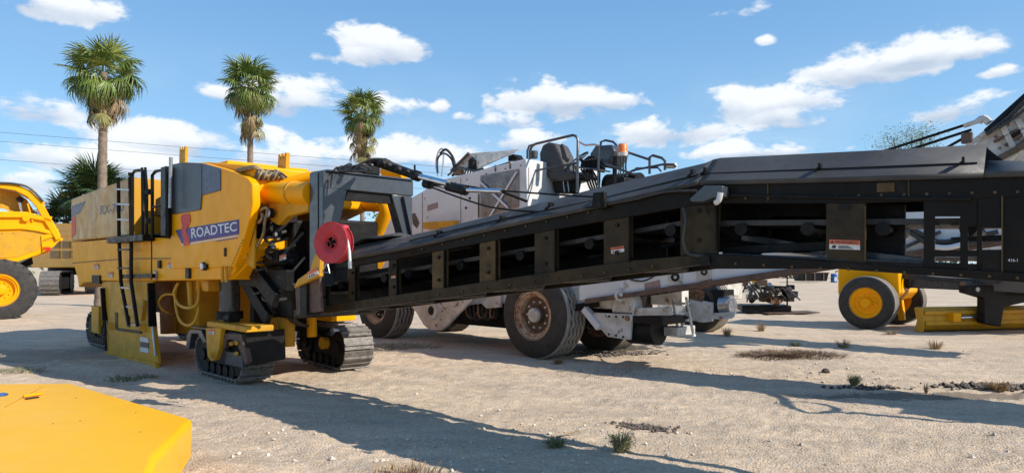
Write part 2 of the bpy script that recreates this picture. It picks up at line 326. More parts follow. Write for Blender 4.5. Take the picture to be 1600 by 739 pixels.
def gno(s, d=8, r=.6, st=None):
    n = gN('ShaderNodeTexNoise'); n.inputs['Scale'].default_value = s; n.inputs['Detail'].default_value = d; n.inputs['Roughness'].default_value = r
    if st:
        mp = gN('ShaderNodeMapping'); mp.inputs['Rotation'].default_value = (0, 0, radians(38)); mp.inputs['Scale'].default_value = st
        t.links.new(geo.outputs['Position'], mp.inputs[0]); t.links.new(mp.outputs[0], n.inputs['Vector'])
    else: t.links.new(geo.outputs['Position'], n.inputs['Vector'])
    return n.outputs['Fac']
def gmr(s, a, b_, c=0., d=1.):
    r = gN('ShaderNodeMapRange'); t.links.new(s, r.inputs['Value'])
    for k, v in zip(('From Min', 'From Max', 'To Min', 'To Max'), (a, b_, c, d)): r.inputs[k].default_value = v
    return r.outputs[0]
def gmx(f, a, b_, bt='MIX'):
    x = gN('ShaderNodeMixRGB'); x.blend_type = bt
    if isinstance(f, float): x.inputs[0].default_value = f
    else: t.links.new(f, x.inputs[0])
    for i, v in ((1, a), (2, b_)):
        if isinstance(v, tuple): x.inputs[i].default_value = (*v, 1)
        else: t.links.new(v, x.inputs[i])
    return x.outputs[0]
c = gmx(gmr(gno(.35), .35, .65), (.80, .60, .405), (.66, .49, .325))
c = gmx(gmr(gno(1.6, 8, .65, (.35, 1.6, 1)), .42, .66), c, (.47, .36, .25))
c = gmx(gmr(gno(5, 8, .7), .52, .7, 0, .7), c, (.56, .50, .41))
vo = gN('ShaderNodeTexVoronoi'); vo.inputs['Scale'].default_value = 42; t.links.new(geo.outputs['Position'], vo.inputs['Vector'])
sepc = gN('ShaderNodeSeparateColor'); t.links.new(vo.outputs['Color'], sepc.inputs[0])
c = gmx(gmr(sepc.outputs[0], .0, 1.0, 0, .55), c, gmx(gmr(sepc.outputs[1], .3, .7), (.42, .35, .28), (.76, .67, .55)))
c = gmx(gmr(gno(30, 5, .7), .62, .72, 0, .5), c, (.32, .26, .20))
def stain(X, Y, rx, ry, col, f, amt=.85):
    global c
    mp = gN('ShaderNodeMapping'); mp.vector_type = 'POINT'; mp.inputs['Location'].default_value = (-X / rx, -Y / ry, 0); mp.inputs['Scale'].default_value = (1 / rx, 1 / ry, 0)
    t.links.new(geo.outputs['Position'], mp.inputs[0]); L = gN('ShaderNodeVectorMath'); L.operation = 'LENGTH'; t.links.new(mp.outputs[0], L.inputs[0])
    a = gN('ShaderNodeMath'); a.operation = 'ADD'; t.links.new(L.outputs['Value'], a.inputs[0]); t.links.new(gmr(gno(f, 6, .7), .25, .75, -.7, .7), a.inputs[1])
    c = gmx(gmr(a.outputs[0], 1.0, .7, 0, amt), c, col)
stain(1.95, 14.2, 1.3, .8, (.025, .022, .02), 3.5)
stain(-9, 13.0, 3, 1.3, (.22, .18, .14), 2, .5)
stain(5.5, 8.9, 2.0, .25, (.12, .1, .08), 4, .7)
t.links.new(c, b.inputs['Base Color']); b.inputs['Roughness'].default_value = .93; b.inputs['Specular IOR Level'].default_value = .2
bp = gN('ShaderNodeBump'); bp.inputs['Strength'].default_value = .8; bp.inputs['Distance'].default_value = .02
hh = gN('ShaderNodeMath'); hh.operation = 'ADD'; t.links.new(gno(60, 6, .7), hh.inputs[0]); t.links.new(gmr(vo.outputs['Distance'], 0, .6, .6, 0), hh.inputs[1])
t.links.new(hh.outputs[0], bp.inputs['Height']); t.links.new(bp.outputs[0], b.inputs['Normal']); me.materials.append(gm)
def gz(x, y): return float(gheight(x, y))

# pebbles: thousands of small stones lying on the dirt
rs = np.random.RandomState(5); n = 26000
base = np.array([(1, 0, 0), (-1, 0, 0), (0, 1, 0), (0, -1, 0), (0, 0, 1), (0, 0, -1)], float); bf = [(0, 2, 4), (2, 1, 4), (1, 3, 4), (3, 0, 4), (2, 0, 5), (1, 2, 5), (3, 1, 5), (0, 3, 5)]
Yp = 4.3 * (6.0 ** (rs.rand(n) ** 1.25)); Xp = (rs.rand(n) * 1.7 - .85) * Yp
sz = .004 + .0075 * rs.rand(n) ** 3 + .022 * (rs.rand(n) > .995); cl = vnoise(Xp * .8, Yp * .8, 77) > -.12; sz = np.where(cl, sz, sz * .5)
V = base[None] * (sz[:, None] * (.6 + .8 * rs.rand(n, 3)))[:, None, :] * (1 + .4 * (rs.rand(n, 6, 1) - .5))
th = rs.rand(n) * 6.28; cc, ss = np.cos(th)[:, None], np.sin(th)[:, None]; vx = V[:, :, 0] * cc - V[:, :, 1] * ss; vy = V[:, :, 0] * ss + V[:, :, 1] * cc
V = np.stack([vx + Xp[:, None], vy + Yp[:, None], V[:, :, 2] * .7 + (gheight(Xp, Yp) + sz * .2)[:, None]], -1)
F = (np.arange(n)[:, None, None] * 6 + np.array(bf)[None]).reshape(-1, 3)
pme = bpy.data.meshes.new('pebbles'); pme.from_pydata(V.reshape(-1, 3).tolist(), [], F.tolist()); pme.materials.append(PEB)
po = bpy.data.objects.new('pebbles', pme); COL.objects.link(po); tag(po, 'small pale stones scattered all over the dirt yard', 'gravel', kind='stuff')

# ------------------------------------------------------------------ shared builders
def label_plate(parent, fr, y, quad, name='warning_label', text='WARNING'):
    q = fr.pts(y, quad); o = put(name, MB().prism(q, y - .004, y + .002), LBW, parent)
    top = [q[3], q[2], tuple(q[2][k] * .55 + q[1][k] * .45 for k in (0, 1)), tuple(q[3][k] * .55 + q[0][k] * .45 for k in (0, 1))]
    return o, q, top
def small_label(parent, fr, y, quad, lvl=2, text=None):
    """white plate, orange heading with the word on it; joined into one mesh with three materials"""
    q = [Vector(p) for p in fr.pts(y, quad)]                 # bl br tr tl
    def lerp(a, b, k): return a * (1 - k) + b * k
    m = MB().prism([tuple(p) for p in q], y - .005, y); n0 = len(m.f)
    tq = [lerp(q[0], q[3], .52), lerp(q[1], q[2], .52), q[2], q[3]]
    m.prism([tuple(p) for p in tq], y - .007, y - .0045); n1 = len(m.f)
    if text:
        i = [lerp(tq[0], tq[1], .2), lerp(tq[0], tq[1], .93), lerp(tq[3], tq[2], .93), lerp(tq[3], tq[2], .2)]
        i2 = [lerp(i[0], i[3], .22), lerp(i[1], i[2], .22), lerp(i[1], i[2], .8), lerp(i[0], i[3], .8)]
        m.text(text, [tuple(p) for p in i2], y, .0085)
        a, b_, c_ = lerp(lerp(tq[0], tq[1], .05), lerp(tq[3], tq[2], .05), .2), lerp(lerp(tq[0], tq[1], .16), lerp(tq[3], tq[2], .16), .2), lerp(lerp(tq[0], tq[1], .105), lerp(tq[3], tq[2], .105), .85)
        m.add([(a.x, y - .0085, a.y), (b_.x, y - .0085, b_.y), (c_.x, y - .0085, c_.y)], [(0, 1, 2)])
    for k in (.36, .24, .12):
        l0 = lerp(lerp(q[0], q[1], .3), lerp(q[3], q[2], .3), k); l1 = lerp(lerp(q[0], q[1], .3 + .55 * (1 - k)), lerp(q[3], q[2], .3 + .55 * (1 - k)), k); hgt = (q[3] - q[0]).length * .035
        m.prism([(l0.x, l0.y - hgt), (l1.x, l1.y - hgt), (l1.x, l1.y + hgt), (l0.x, l0.y + hgt)], y - .0065, y - .0055)
    b0 = [lerp(lerp(q[0], q[1], u), lerp(q[3], q[2], u), w) for u, w in ((.07, .1), (.22, .1), (.22, .42), (.12, .42))]
    m.prism([tuple(p) for p in b0], y - .0065, y - .0055)
    o = put('warning_label', m, [LBW, LBR, LBK], parent, smooth=0, weld=False)
    for i_, p in enumerate(o.data.polygons): p.material_index = 0 if i_ < n0 else (1 if i_ < n1 else 2)
    return o
def bolts(parent, pts, r, y, dep=.02, mat=BKS, n=6, name='bolt'):
    src = None
    for (x, z) in pts:
        if src is None: src = put(name, MB().cyl((x, y - dep, z), (x, y, z), r, n=n), mat, parent)
        else: again(src, parent, (x, y - dep / 2, z))
def crawler(parent, x0, x1, y0, y1, z0, z1, nsh=30, yaw=0.0, shoe_mat=TRK, flip=False, hubm=BKS):
    """a track unit: side frames, rollers, sprocket and every shoe of the belt"""
    R = (z1 - z0) / 2 - .03; cx0 = x0 + R; cx1 = x1 - R; cz = (z0 + z1) / 2; ym = (y0 + y1) / 2; tr = Vector(((x0 + x1) / 2, ym, z0))
    root = empty_part('crawler_track', parent, tr)
    if yaw: root.rotation_euler.z = yaw
    fm = MB().prism([(cx0 - R * .3, cz - R * .55), (cx1 + R * .3, cz - R * .55), (cx1, cz + R * .5), (cx0, cz + R * .5)], y0 + .06, y1 - .06)
    put('track_frame', fm, BKS, root, bev=.01)
    for k, xx in enumerate((cx0, cx1)):
        put('sprocket', MB().cyl((xx, y0 + .03, cz), (xx, y1 - .03, cz), R * .82, n=24).cyl((xx, y0 - .0, cz), (xx, y0 + .05, cz), R * .35, n=12), BKS if k else hubm, root)
    for i in range(5):
        xx = cx0 + (cx1 - cx0) * (i + .5) / 5; put('roller', MB().cyl((xx, y0 + .02, z0 + .12), (xx, y1 - .02, z0 + .12), .085, n=14), BKS, root)
    per = 2 * (cx1 - cx0) + 2 * pi * R; pitch = per / nsh; src = None
    for i in range(nsh):
        d = i * pitch
        if d < cx1 - cx0: p = (cx0 + d, z0 + .03); a = pi
        elif d < cx1 - cx0 + pi * R:
            t_ = (d - (cx1 - cx0)) / R; p = (cx1 + sin(t_) * R, cz - cos(t_) * R); a = pi - t_
        elif d < 2 * (cx1 - cx0) + pi * R: p = (cx1 - (d - (cx1 - cx0) - pi * R), z1 - .03); a = 0
        else: t_ = (d - 2 * (cx1 - cx0) - pi * R) / R; p = (cx0 - sin(t_) * R, cz + cos(t_) * R); a = -t_
        if src is None:
            w = pitch * .46; m = MB().prism([(-w, -.012), (w, -.012), (w, .012), (w * .5, .016), (w * .35, .045), (w * .1, .045), (0, .014), (-w, .014)], -(y1 - y0) / 2, (y1 - y0) / 2)
            m.v = [v + Vector((p[0], ym, p[1])) for v in m.v]
            src = put('track_shoe', m, shoe_mat, root); src.location = Vector((p[0], ym, p[1])) - ORG[root.name]
            mc = ORG[src.name] - Vector((p[0], ym, p[1]))
            for v in src.data.vertices: v.co += mc
            src.rotation_euler = (0, a, 0)
        else: again(src, root, (p[0], ym, p[1]), (0, a, 0))
    return root
def wheel(parent, x, y, z, R, w, rr, rimmat, tyremat=RUB, treadmat=None, lugs=0, sgn=-1, dish=.1, discmat=None, flat=0.0, zig=0.0, hubmat=None, nuts=8, nst=72, wear=RUB):
    """tyre with its own grooves, dished rim, hub; outer face at y, body reaches y + w"""
    root = empty_part('wheel', parent, (x, y + w / 2, z)); o = (x, y, z); ax = (0, 1, 0)
    prof = [(rr * 1.0, .03), (rr * 1.12, .0), (rr * 1.3, -.006 + .0), (R * .84, .01), (R * .93, .03), (R * .975, .05)]
    ng = 4; a0 = .075; seg = (w - 2 * a0) / (ng * 2 + 1)
    tread = []
    for i in range(ng * 2 + 1):
        rad = R if i % 2 == 0 else R - (.028 if treadmat else .02); yy = a0 + i * seg
        tread += [(rad, yy + seg * (.0 if i % 2 == 0 else .1)), (rad, yy + seg * (1.0 if i % 2 == 0 else .9))]
    tr_i0 = len(prof); prof += tread; tr_i1 = len(prof)
    prof += [(R * .975, w - .05), (R * .93, w - .03), (R * .84, w - .01), (rr * 1.3, w), (rr * 1.12, w), (rr, w - .03)]
    def wob(i, k):
        dt = zig * (1 if (k // 2) % 2 else -1) if tr_i0 + 1 < i < tr_i1 - 1 and zig else 0
        dr = 0
        if tr_i0 <= i < tr_i1 and not zig: dr = 0
        return dt, dr
    m = MB().lathe(prof, o, ax, nst, wob=wob); nf = len(m.f)
    if lugs:
        for k in range(lugs):
            for side in (0, 1):
                th = 2 * pi * (k + .5 * side) / lugs; ca, sa = cos(th), sin(th); ta, tb = -sa, ca
                y_in, y_out = (w * .52, .02) if side == 0 else (w * .48, w - .02)
                tw = R * pi / lugs * .55
                A = []
                for yy, rad, sh in ((y_out, R * .9, .0), (y_out, R * 1.01, .0), (y_in, R * 1.012, tw * .9), (y_in, R * .95, tw * .9)):
                    A.append((Vector((x + ca * rad + ta * (sh - tw / 2), y + yy, z + sa * rad + tb * (sh - tw / 2))), Vector((x + ca * rad + ta * (sh + tw / 2), y + yy, z + sa * rad + tb * (sh + tw / 2)))))
                m.hexa([a_[0] for a_ in A], [a_[1] for a_ in A])
    for i_, v in enumerate(m.v):
        if v.z < z - R + flat + .0: v.z = z - R + flat
    ty = put('tyre', m, [tyremat, treadmat or tyremat], root, smooth=28, weld=False)
    ty.modifiers.clear()
    if treadmat:
        cyt = ORG[ty.name]
        for p in ty.data.polygons:
            c_ = p.center + cyt; rad = hypot(c_.x - x, c_.z - z)
            if rad > R * .965: p.material_index = 1
    rp = [(rr * 1.13, -.004), (rr * 1.08, .012), (rr * 1.0, .012), (rr * .96, .05), (rr * .86, .06), (rr * .82, dish), (rr * .4, dish + .015), (rr * .38, dish * .5), (rr * .3, dish * .42), (0, dish * .42)]
    put('rim', MB().lathe(rp[:6], o, ax, 40), rimmat, root, smooth=30)
    put('rim_disc', MB().lathe([(rr * .82, dish - .001)] + rp[6:], o, ax, 40), discmat or rimmat, root, smooth=30)
    put('hub', MB().lathe([(rr * .33, dish * .45), (rr * .31, dish * .1), (rr * .22, dish * .02), (0, dish * .02)], o, ax, 20), hubmat or rimmat, root)
    src = None
    for k in range(nuts):
        th = 2 * pi * k / nuts; c_ = Vector((x + cos(th) * rr * .6, y + dish - .015, z + sin(th) * rr * .6))
        if src is None: src = put('wheel_nut', MB().cyl(c_ - Vector((0, .015, 0)), c_ + Vector((0, .03, 0)), rr * .055, n=6), hubmat or rimmat, root); org = ORG[src.name] - c_
        else: again(src, root, c_ + org)
    return root
def hose(parent, pts, r, mat=HOS, sp=6, name='hose', n=8): return put(name, MB().tube(pts, r, n, sp), mat, parent)

# ================================================================== 1. the milling machine
FM = Fr(44); YN = 4.09
def M(px, py, y=YN): return FM.at(px, py, y)
bx, _ = M(235, 560)
mm = thing('milling_machine', 'yellow milling machine on crawler tracks with long black conveyor and purple side decal', 'milling machine', FM, -13.0, 5.3)
# hull -- outer side panels with their own outline, boxes behind
rear = [(111, 377), (111, 311), (150, 296), (206, 277), (207, 368)]
hull = MB().prism(FM.pts(YN, rear), YN, 6.55)
rear_hull = put('rear_hull', hull, TAN, mm, bev=.03)
lower = MB().prism(FM.pts(YN, [(111, 379), (113, 409), (120, 434), (122, 449), (129, 442), (157, 439), (240, 439), (358, 437), (366, 420), (378, 388), (378, 372), (268, 372), (207, 369.5)]), YN + .012, 6.53)
low = put('lower_hull', lower, Y_, mm, bev=.02)
# seams as recessed strips: thin dark gaskets between panels
for a, b_ in (((113, 411), (184, 405)), ((236, 372), (236, 437)), ((207, 404), (268, 404)), ((150, 297), (150, 373))):
    p = FM.at(*a, YN); q = FM.at(*b_, YN); put('panel_seam', MB().beam((p[0], YN + .006, p[1]), (q[0], YN + .006, q[1]), .02, .012), BRN, mm)
cab = [(268, 372), (268, 257), (288, 253.5), (318, 255), (348, 263), (372, 270.5), (388, 278), (395, 287), (396, 318), (391, 342), (378, 388), (367, 418), (268, 420)]
cb = MB().prism(FM.pts(YN, cab), YN - .012, YN + .10)
cabp = put('side_panel', cb, Y_, mm, bev=.015)
# tinted window panel in two facets
put('window_panel', MB().prism(FM.pts(YN, [(269, 334), (269, 258), (288, 254.2), (318, 255.6), (318, 305), (316, 328), (277, 335)]), YN - .03, YN - .012), GLS, mm, bev=.006)
put('window_panel', MB().prism(FM.pts(YN, [(318.6, 255.7), (347, 263.5), (347, 298), (318.6, 305.5)]), YN - .026, YN - .012), DBL, mm, bev=.006)
# walkway recess: floor, inner wall, console
x0, zf = M(207, 368); x1, _ = M(268, 368)
put('walkway_floor', MB().box(x0, x1, YN + .02, 6.4, zf - .03, zf), BKS, mm)
zt = M(235, 272)[1]
put('inner_wall', MB().box(x0 - .02, x1 + .1, 4.95, 6.45, zf, FM.at(240, 279, 4.95)[1]), Y_, mm, bev=.02)
put('console_box', MB().prism([(x1 - 1.7, zf + .35), (x1 - 1.25, zf + .35), (x1 - 1.2, zf + .72), (x1 - 1.65, zf + .66)], 4.4, 4.93), BKS, mm, bev=.01)
zc = FM.at(240, 286, 4.94)[1]
put('wall_label', MB().box(x0 + .35, x1 - .1, 4.935, 4.948, zc - .05, zc + .03), LBW, mm)
def P3_(px, py, y=4.16): a, b_ = FM.at(px, py, y); return (a, y, b_)
# hood behind the side panel: bright sloping top
hd = [M(270, 262, YN + .1), M(300, 255, YN + .1), M(322, 253, YN + .1), M(396, 258, YN + .1)]
hb = hd + [(hd[-1][0], hd[-1][1] - .5), (hd[-2][0] - .1, 2.2), (hd[0][0], 2.2)]
put('engine_hood', MB().prism(hb, YN + .1, 6.05), Y_, mm, bev=.03)
xf = hd[-1][0] + .004
def X3(px, py, x=None): x = xf if x is None else x; a, b_ = FM.ax(px, py, x); return (x, a, b_)
oA, oB = X3(409, 265), X3(437, 271)
put('hood_opening', MB().box(xf, xf + .02, oA[1], oB[1], X3(423, 278)[2], X3(423, 266)[2]), BKS, mm)
for k in range(9):
    a = 404 + 4 * k; hose(mm, [X3(a - 6, 281, xf + .05), X3(a - 2, 272 + k % 4, xf + .10), X3(a + 3, 267 + k % 3 * 2, xf + .08), X3(a + 12, 280 - k % 3, xf + .06)], .02, HOT if k % 2 else HOS)
hose(mm, [P3_(372, 267), P3_(385, 264), X3(398, 262, xf + .05), X3(409, 268, xf + .06), X3(420, 277, xf + .1)], .035, HOT)
# castellated lifting lugs on the hood
for (px, py, yy, h_, w_) in ((285, 252, 5.2, .28, .3), (441, 264, FM.ax(441, 264, -9.1)[0], .22, .24)):
    xx, zz = FM.at(px, py, yy); zz -= .05; h_ += .05
    prof = [(-w_ / 2 - .03, 0), (w_ / 2 - .03, 0), (w_ / 2, h_), (w_ * .28, h_), (w_ * .22, h_ * .7), (w_ * .08, h_ * .7), (w_ * .08, h_), (-w_ * .12, h_), (-w_ * .12, h_ * .7), (-w_ * .26, h_ * .7), (-w_ * .30, h_), (-w_ / 2, h_)]
    put('cutter_lug', MB().prism([(xx + a, zz + b_) for a, b_ in prof], yy, yy + .06), YD, mm, bev=.006)
# name decal: leaning purple band, red ribbon, white lettering
band = FM.pts(YN, [(280, 385), (375, 370), (375, 343), (280, 360)])
dec = put('name_decal', MB().prism(FM.pts(YN, [(276, 360), (280, 359), (375, 343), (375, 366), (286, 380.5)]), YN - .020, YN - .014), PUR, mm, smooth=0)
put('decal_line', MB().prism(FM.pts(YN, [(285.5, 381.8), (375, 367.6), (375, 369), (286, 383.6)]), YN - .020, YN - .014), DWH, dec, smooth=0)
put('decal_underline', MB().prism(FM.pts(YN, [(340, 376.5), (373, 371), (373, 372.3), (340, 377.8)]), YN - .020, YN - .014), DBL, dec, smooth=0)
put('ribbon_emblem', MB().prism(FM.pts(YN, [(285, 338), (288, 335.5), (296, 334), (299, 337), (299.5, 345), (296, 355), (292.5, 361), (297.5, 369), (299, 382), (289, 384), (288.5, 371), (285.5, 362), (287, 352), (285.5, 347)]), YN - .024, YN - .018), DRD, dec, smooth=0)
put('lettering', MB().text('ROADTEC', FM.pts(YN, [(302, 372.5), (373, 361), (372.5, 346.5), (301, 357)]), YN - .020, .005), DWH, dec, smooth=0)
put('model_lettering', MB().text('RX-700', FM.pts(YN, [(157, 336), (193, 330.5), (193, 317), (157, 321)]), YN, .004), DBL, mm, smooth=0)
put('tail_stripe', MB().prism(FM.pts(YN, [(111.8, 341), (113, 322), (134, 314), (126, 331)]), YN - .005, YN - .001), DBL, mm, smooth=0)
put('tail_stripe', MB().prism(FM.pts(YN, [(112, 372), (112, 342), (118, 338), (118, 366)]), YN - .005, YN - .001), DRD, mm, smooth=0, label='small red stripe at the rear corner')
# small fittings on the lower hull
small_label(mm, FM, YN, [(263, 419), (276, 418), (276, 409), (263, 410)])
small_label(mm, FM, YN, [(336, 411), (350, 410), (350, 400), (336, 402)])
small_label(mm, FM, YN, [(147, 420), (154, 420), (154, 412), (147, 412.5)])
small_label(mm, FM, YN, [(169, 433), (176, 433), (176, 425), (169, 425)])
lx, lz = M(321, 416)
put('side_lamp', MB().cyl((lx, YN + .02, lz), (lx, YN - .05, lz), .062, n=20), BKS, mm); put('lamp_lens', MB().lathe([(.052, 0), (.045, .012), (.0, .02)], (lx, YN - .05, lz), (0, -1, 0), 20), LMP, mm)
put('lamp_bracket', MB().box(lx + .06, lx + .14, YN - .05, YN + .02, lz - .03, lz + .03), BKS, mm)
for (px, py, w_, h_) in ((250, 413, .10, .13), (354, 394, .06, .12), (295, 427, .14, .16), (244, 430, .09, .15)):
    a, b_ = M(px, py); put('hull_fitting', MB().box(a - w_ / 2, a + w_ / 2, YN - .03, YN + .03, b_ - h_ / 2, b_ + h_ / 2), BRN if px != 244 else STL, mm, bev=.008)
for i in range(14):
    a, b_ = M(381 - i * 1.9, 376 + i * 4.4)
    if i == 0: bsrc = put('edge_bolt', MB().cyl((a, YN - .03, b_), (a, YN, b_), .014, n=6), YD, mm)
    else: again(bsrc, mm, (a, YN - .015, b_))
for (px, py) in ((352, 427), (358, 427)):
    a, b_ = M(px, py); put('latch', MB().cyl((a, YN - .04, b_ - .12), (a, YN - .04, b_ + .1), .022, n=8), YD, mm)
put('rear_mudflap_bracket', MB().box(M(145, 435)[0], M(157, 435)[0], YN - .02, YN + .1, M(150, 443)[1], M(150, 430)[1]), BKS, mm)
# ladder
L0, L1 = M(186, 274, 4.0), M(199, 268, 4.0)
lad = empty_part('ladder', mm, (L0[0], 4.0, 1.0))
def P3(px, py, y): a, b_ = FM.at(px, py, y); return (a, y, b_)
yl = 3.98
put('rail', MB().tube([P3(185, 274, yl), P3(186, 372, yl), P3(189, 440, yl), P3(201, 507, yl - .05)], .032, 8), BK, lad)
put('rail', MB().tube([P3(203, 270, yl), P3(205, 366, yl), P3(205, 440, yl), P3(215, 509, yl - .05)], .032, 8), BK, lad)
for a, b_ in (((185, 276), (204, 276)), ((185, 296), (204, 297)), ((185.5, 319), (204.5, 320)), ((185.5, 343), (204.5, 344)), ((186, 390), (204.5, 390)), ((186.5, 419), (204.5, 419)), ((189, 449), (206, 450)), ((194, 478), (210, 480)), ((200, 505), (216, 508))):
    p, q = P3(*a, yl), P3(*b_, yl); put('rung', MB().beam(p, q, .07, .03), STL if a[1] < 345 or a[1] > 440 else BK, lad)
put('ladder_platform', MB().box(M(184, 370)[0], M(242, 370)[0], 3.9, YN - .001, M(210, 379)[1], M(210, 369)[1]), BK, mm, bev=.01)
put('ladder_bracket', MB().beam(P3(190, 432, 4.02), P3(240, 431, 4.02), .06, .07), BK, mm)
# handrails at the walkway
for L, nm in (([(207, 374), (207, 272), (211, 267), (222, 266), (225, 268), (227, 300), (229, 366)], 1), ([(238, 372), (238, 274), (243, 268), (262, 264), (263, 372)], 1), ([(222, 262), (223, 371)], 0), ([(229, 370), (230, 300), (227, 262)], 0), ([(239, 324), (262, 316)], 0), ([(226, 300), (238, 302)], 0), ([(228, 346), (239, 345)], 0)):
    put('handrail', MB().tube([P3(a, b_, 4.0) for a, b_ in L], .028 if nm else .022, 8), BK, mm)
put('post', MB().box(M(262, 300)[0], M(270, 300)[0], 3.98, YN - .01, M(265, 369)[1], M(265, 262)[1]), BK, mm, bev=.01)
put('exhaust_pipe', MB().tube([P3(266, 325, 3.95), P3(267, 246, 3.95)], .028, 10), STL, mm)
for py in (300, 345): put('hinge', MB().cyl(P3(233, py - 4, 3.98), P3(233, py + 4, 3.98), .06, n=10), BK, mm)
# side skirt plate
sk = [(157, 440), (238, 439), (236, 470), (240, 520), (245, 562), (246, 567), (236, 572), (166, 556), (164, 540), (168, 500), (163, 470)]
skirt = put('side_skirt', MB().prism(FM.pts(YN + .02, sk), YN + .03, YN + .09), YD, mm, bev=.01)
put('skirt_rail', MB().beam(P3(164, 554, YN + .02), P3(246, 571, YN + .02), .06, .10), YD, mm)
put('skirt_post', MB().beam(P3(236, 442, YN), P3(238, 510, YN), .05, .12), BK, mm); put('skirt_rod', MB().tube([P3(238, 508, YN), P3(243, 556, YN)], .02, 8), STL, mm)
put('skirt_post', MB().beam(P3(161, 450, YN), P3(164, 500, YN), .05, .10), BK, mm); put('skirt_rod', MB().tube([P3(164, 500, YN), P3(166, 548, YN)], .02, 8), BKS, mm)
for a, b_, w_ in (((182, 488), (182, 514), .16), ((201, 493), (201, 511), .14)): put('skirt_slot', MB().beam(P3(*a, YN + .025), P3(*b_, YN + .025), .012, w_, (1, 0, 0)), BRN, mm)
put('skirt_step', MB().beam(P3(182, 514, YN + .02), P3(221, 519, YN + .02), .02, .05), BRN, mm)
for px, py in ((173, 509), (225, 512)): put('skirt_boss', MB().cyl(P3(px, py, YN - .01), P3(px, py, YN + .05), .07, n=14), YD, mm)
put('skirt_strut', MB().beam(P3(226, 470, YN), P3(222, 500, YN), .05, .06), YD, mm)
for dy_ in (0, 1, 2):
    put('safety_placard', MB().prism(FM.pts(YN + .02, [(219, 549 - dy_ * 8 + (0)), (232, 551 - dy_ * 8), (231.5, 544 - dy_ * 8), (219, 542 - dy_ * 8)]), YN + .018, YN + .026), [LBW, DBL, LBW][dy_], mm, smooth=0)
# drum housing with hoses
dh = FM.pts(4.75, [(246, 430), (310, 430), (309, 520), (250, 522)])
put('drum_housing', MB().prism(dh, 4.75, 6.2), YD, mm, bev=.02)
put('drum_housing_rib', MB().beam(P3(272, 440, 4.73), P3(273, 520, 4.73), .05, .04), YD, mm)
put('valve_block', MB().box(M(284, 450)[0], M(303, 450)[0], 4.3, 4.6, M(290, 455)[1], M(290, 438)[1]), YD, mm, bev=.01); put('valve_spool', MB().tube([P3(296, 440, 4.25), P3(299, 478, 4.25)], .045, 10), YD, mm)
hose(mm, [P3(279, 442, 4.2), P3(272, 458, 4.15), P3(280, 476, 4.15), P3(296, 481, 4.15), P3(309, 472, 4.2), P3(311, 442, 4.3)], .024, YD)
hose(mm, [P3(276, 446, 4.25), P3(274, 470, 4.2), P3(281, 500, 4.15), P3(297, 508, 4.15), P3(309, 490, 4.2), P3(312, 440, 4.3)], .024, YD)
hose(mm, [P3(275, 460, 4.3), P3(256, 461, 4.2), P3(248, 474, 4.2), P3(258, 487, 4.3), P3(268, 480, 4.5), P3(270, 462, 4.7)], .018, YD)
hose(mm, [P3(250, 483, 4.4), P3(262, 488, 4.3), P3(276, 492, 4.6)], .012, YD)
put('inner_bulkhead', MB().box(M(300, 440)[0], M(345, 440)[0] - .9, 5.0, 6.3, .6, 2.2), BKS, mm)
# underside: dark belly, chain guard
put('belly', MB().box(M(160, 440)[0], M(232, 440)[0], 5.0, 6.2, .75, 1.5), BKS, mm)
# engine bay: open, dark, crowded
ebx0, ebx1 = M(345, 400)[0], M(470, 400, 4.6)[0]
put('engine_block', MB().box(ebx0, ebx1 - .5, 4.75, 6.2, .95, 2.35), BKS, mm, bev=.04)
put('frame_rail', MB().beam((ebx0 - .2, 4.5, 1.55), (ebx1 - .1, 4.5, 1.5), .12, .28), BKS, mm, bev=.01)
put('frame_rail', MB().beam((ebx0 - .2, 6.2, 1.55), (ebx1 - .1, 6.2, 1.5), .12, .28), BKS, mm, bev=.01)
for k in range(26):
    a = ebx0 + .2 + RND.random() * (ebx1 - ebx0 - .5); z_ = 1.4 + RND.random() * 1.1; d1 = (RND.random() - .5) * 1.0; d2 = (RND.random() - .5) * .8
    hose(mm, [(a, 4.65, z_), (a + d1 * .4, 4.35 + RND.random() * .2, z_ - .12 + d2 * .2), (a + d1 * .8, 4.4 + RND.random() * .2, z_ - .1 + d2 * .6), (a + d1, 4.7, z_ + d2)], .014 + .012 * RND.random(), HOT if k % 7 == 0 else HOS, 5)
for k in range(12):
    a = ebx0 + .3 + RND.random() * (ebx1 - ebx0 - .8); z_ = 1.35 + RND.random() * .95; w_ = .06 + RND.random() * .14
    put('engine_fitting', MB().box(a, a + w_ * 1.5, 4.55, 4.78, z_, z_ + w_) if k % 3 else MB().cyl((a, 4.5, z_), (a + w_ * 2.4, 4.5, z_ + .03), w_ * .5, n=12), BKS if k % 4 else STL, mm, bev=.008)
small_label(mm, FM, 4.45, [(435, 408), (447, 405), (447, 397), (435, 400)])
for (px, py, r_) in ((419, 333, .055), (432, 366, .03)):
    a, b_ = FM.at(px, py, 4.3); put('work_lamp', MB().cyl((a, 4.36, b_), (a, 4.30, b_), r_ + .012, n=18), BKS, mm); put('lamp_lens', MB().lathe([(r_, 0), (r_ * .9, .012), (0, .022)], (a, 4.30, b_), (0, -1, 0), 18), LMP, mm)
hose(mm, [P3(402, 338, 4.3), P3(408, 328, 4.2), P3(418, 326, 4.2), P3(414, 345, 4.15), P3(412, 362, 4.15), P3(406, 378, 4.2), P3(396, 390, 4.25)], .018, HOT)
hose(mm, [P3(399, 330, 4.3), P3(410, 336, 4.2), P3(404, 348, 4.2), P3(400, 335, 4.3)], .018, HOT)
put('corner_gusset', MB().prism(FM.pts(4.2, [(371, 388), (397, 344), (396, 420), (383, 412)]), 4.2, 4.24), YD, mm, bev=.01)
put('bay_brace', MB().beam(P3(378, 374, 4.14), P3(396, 340, 4.14), .04, .09), Y_, mm)
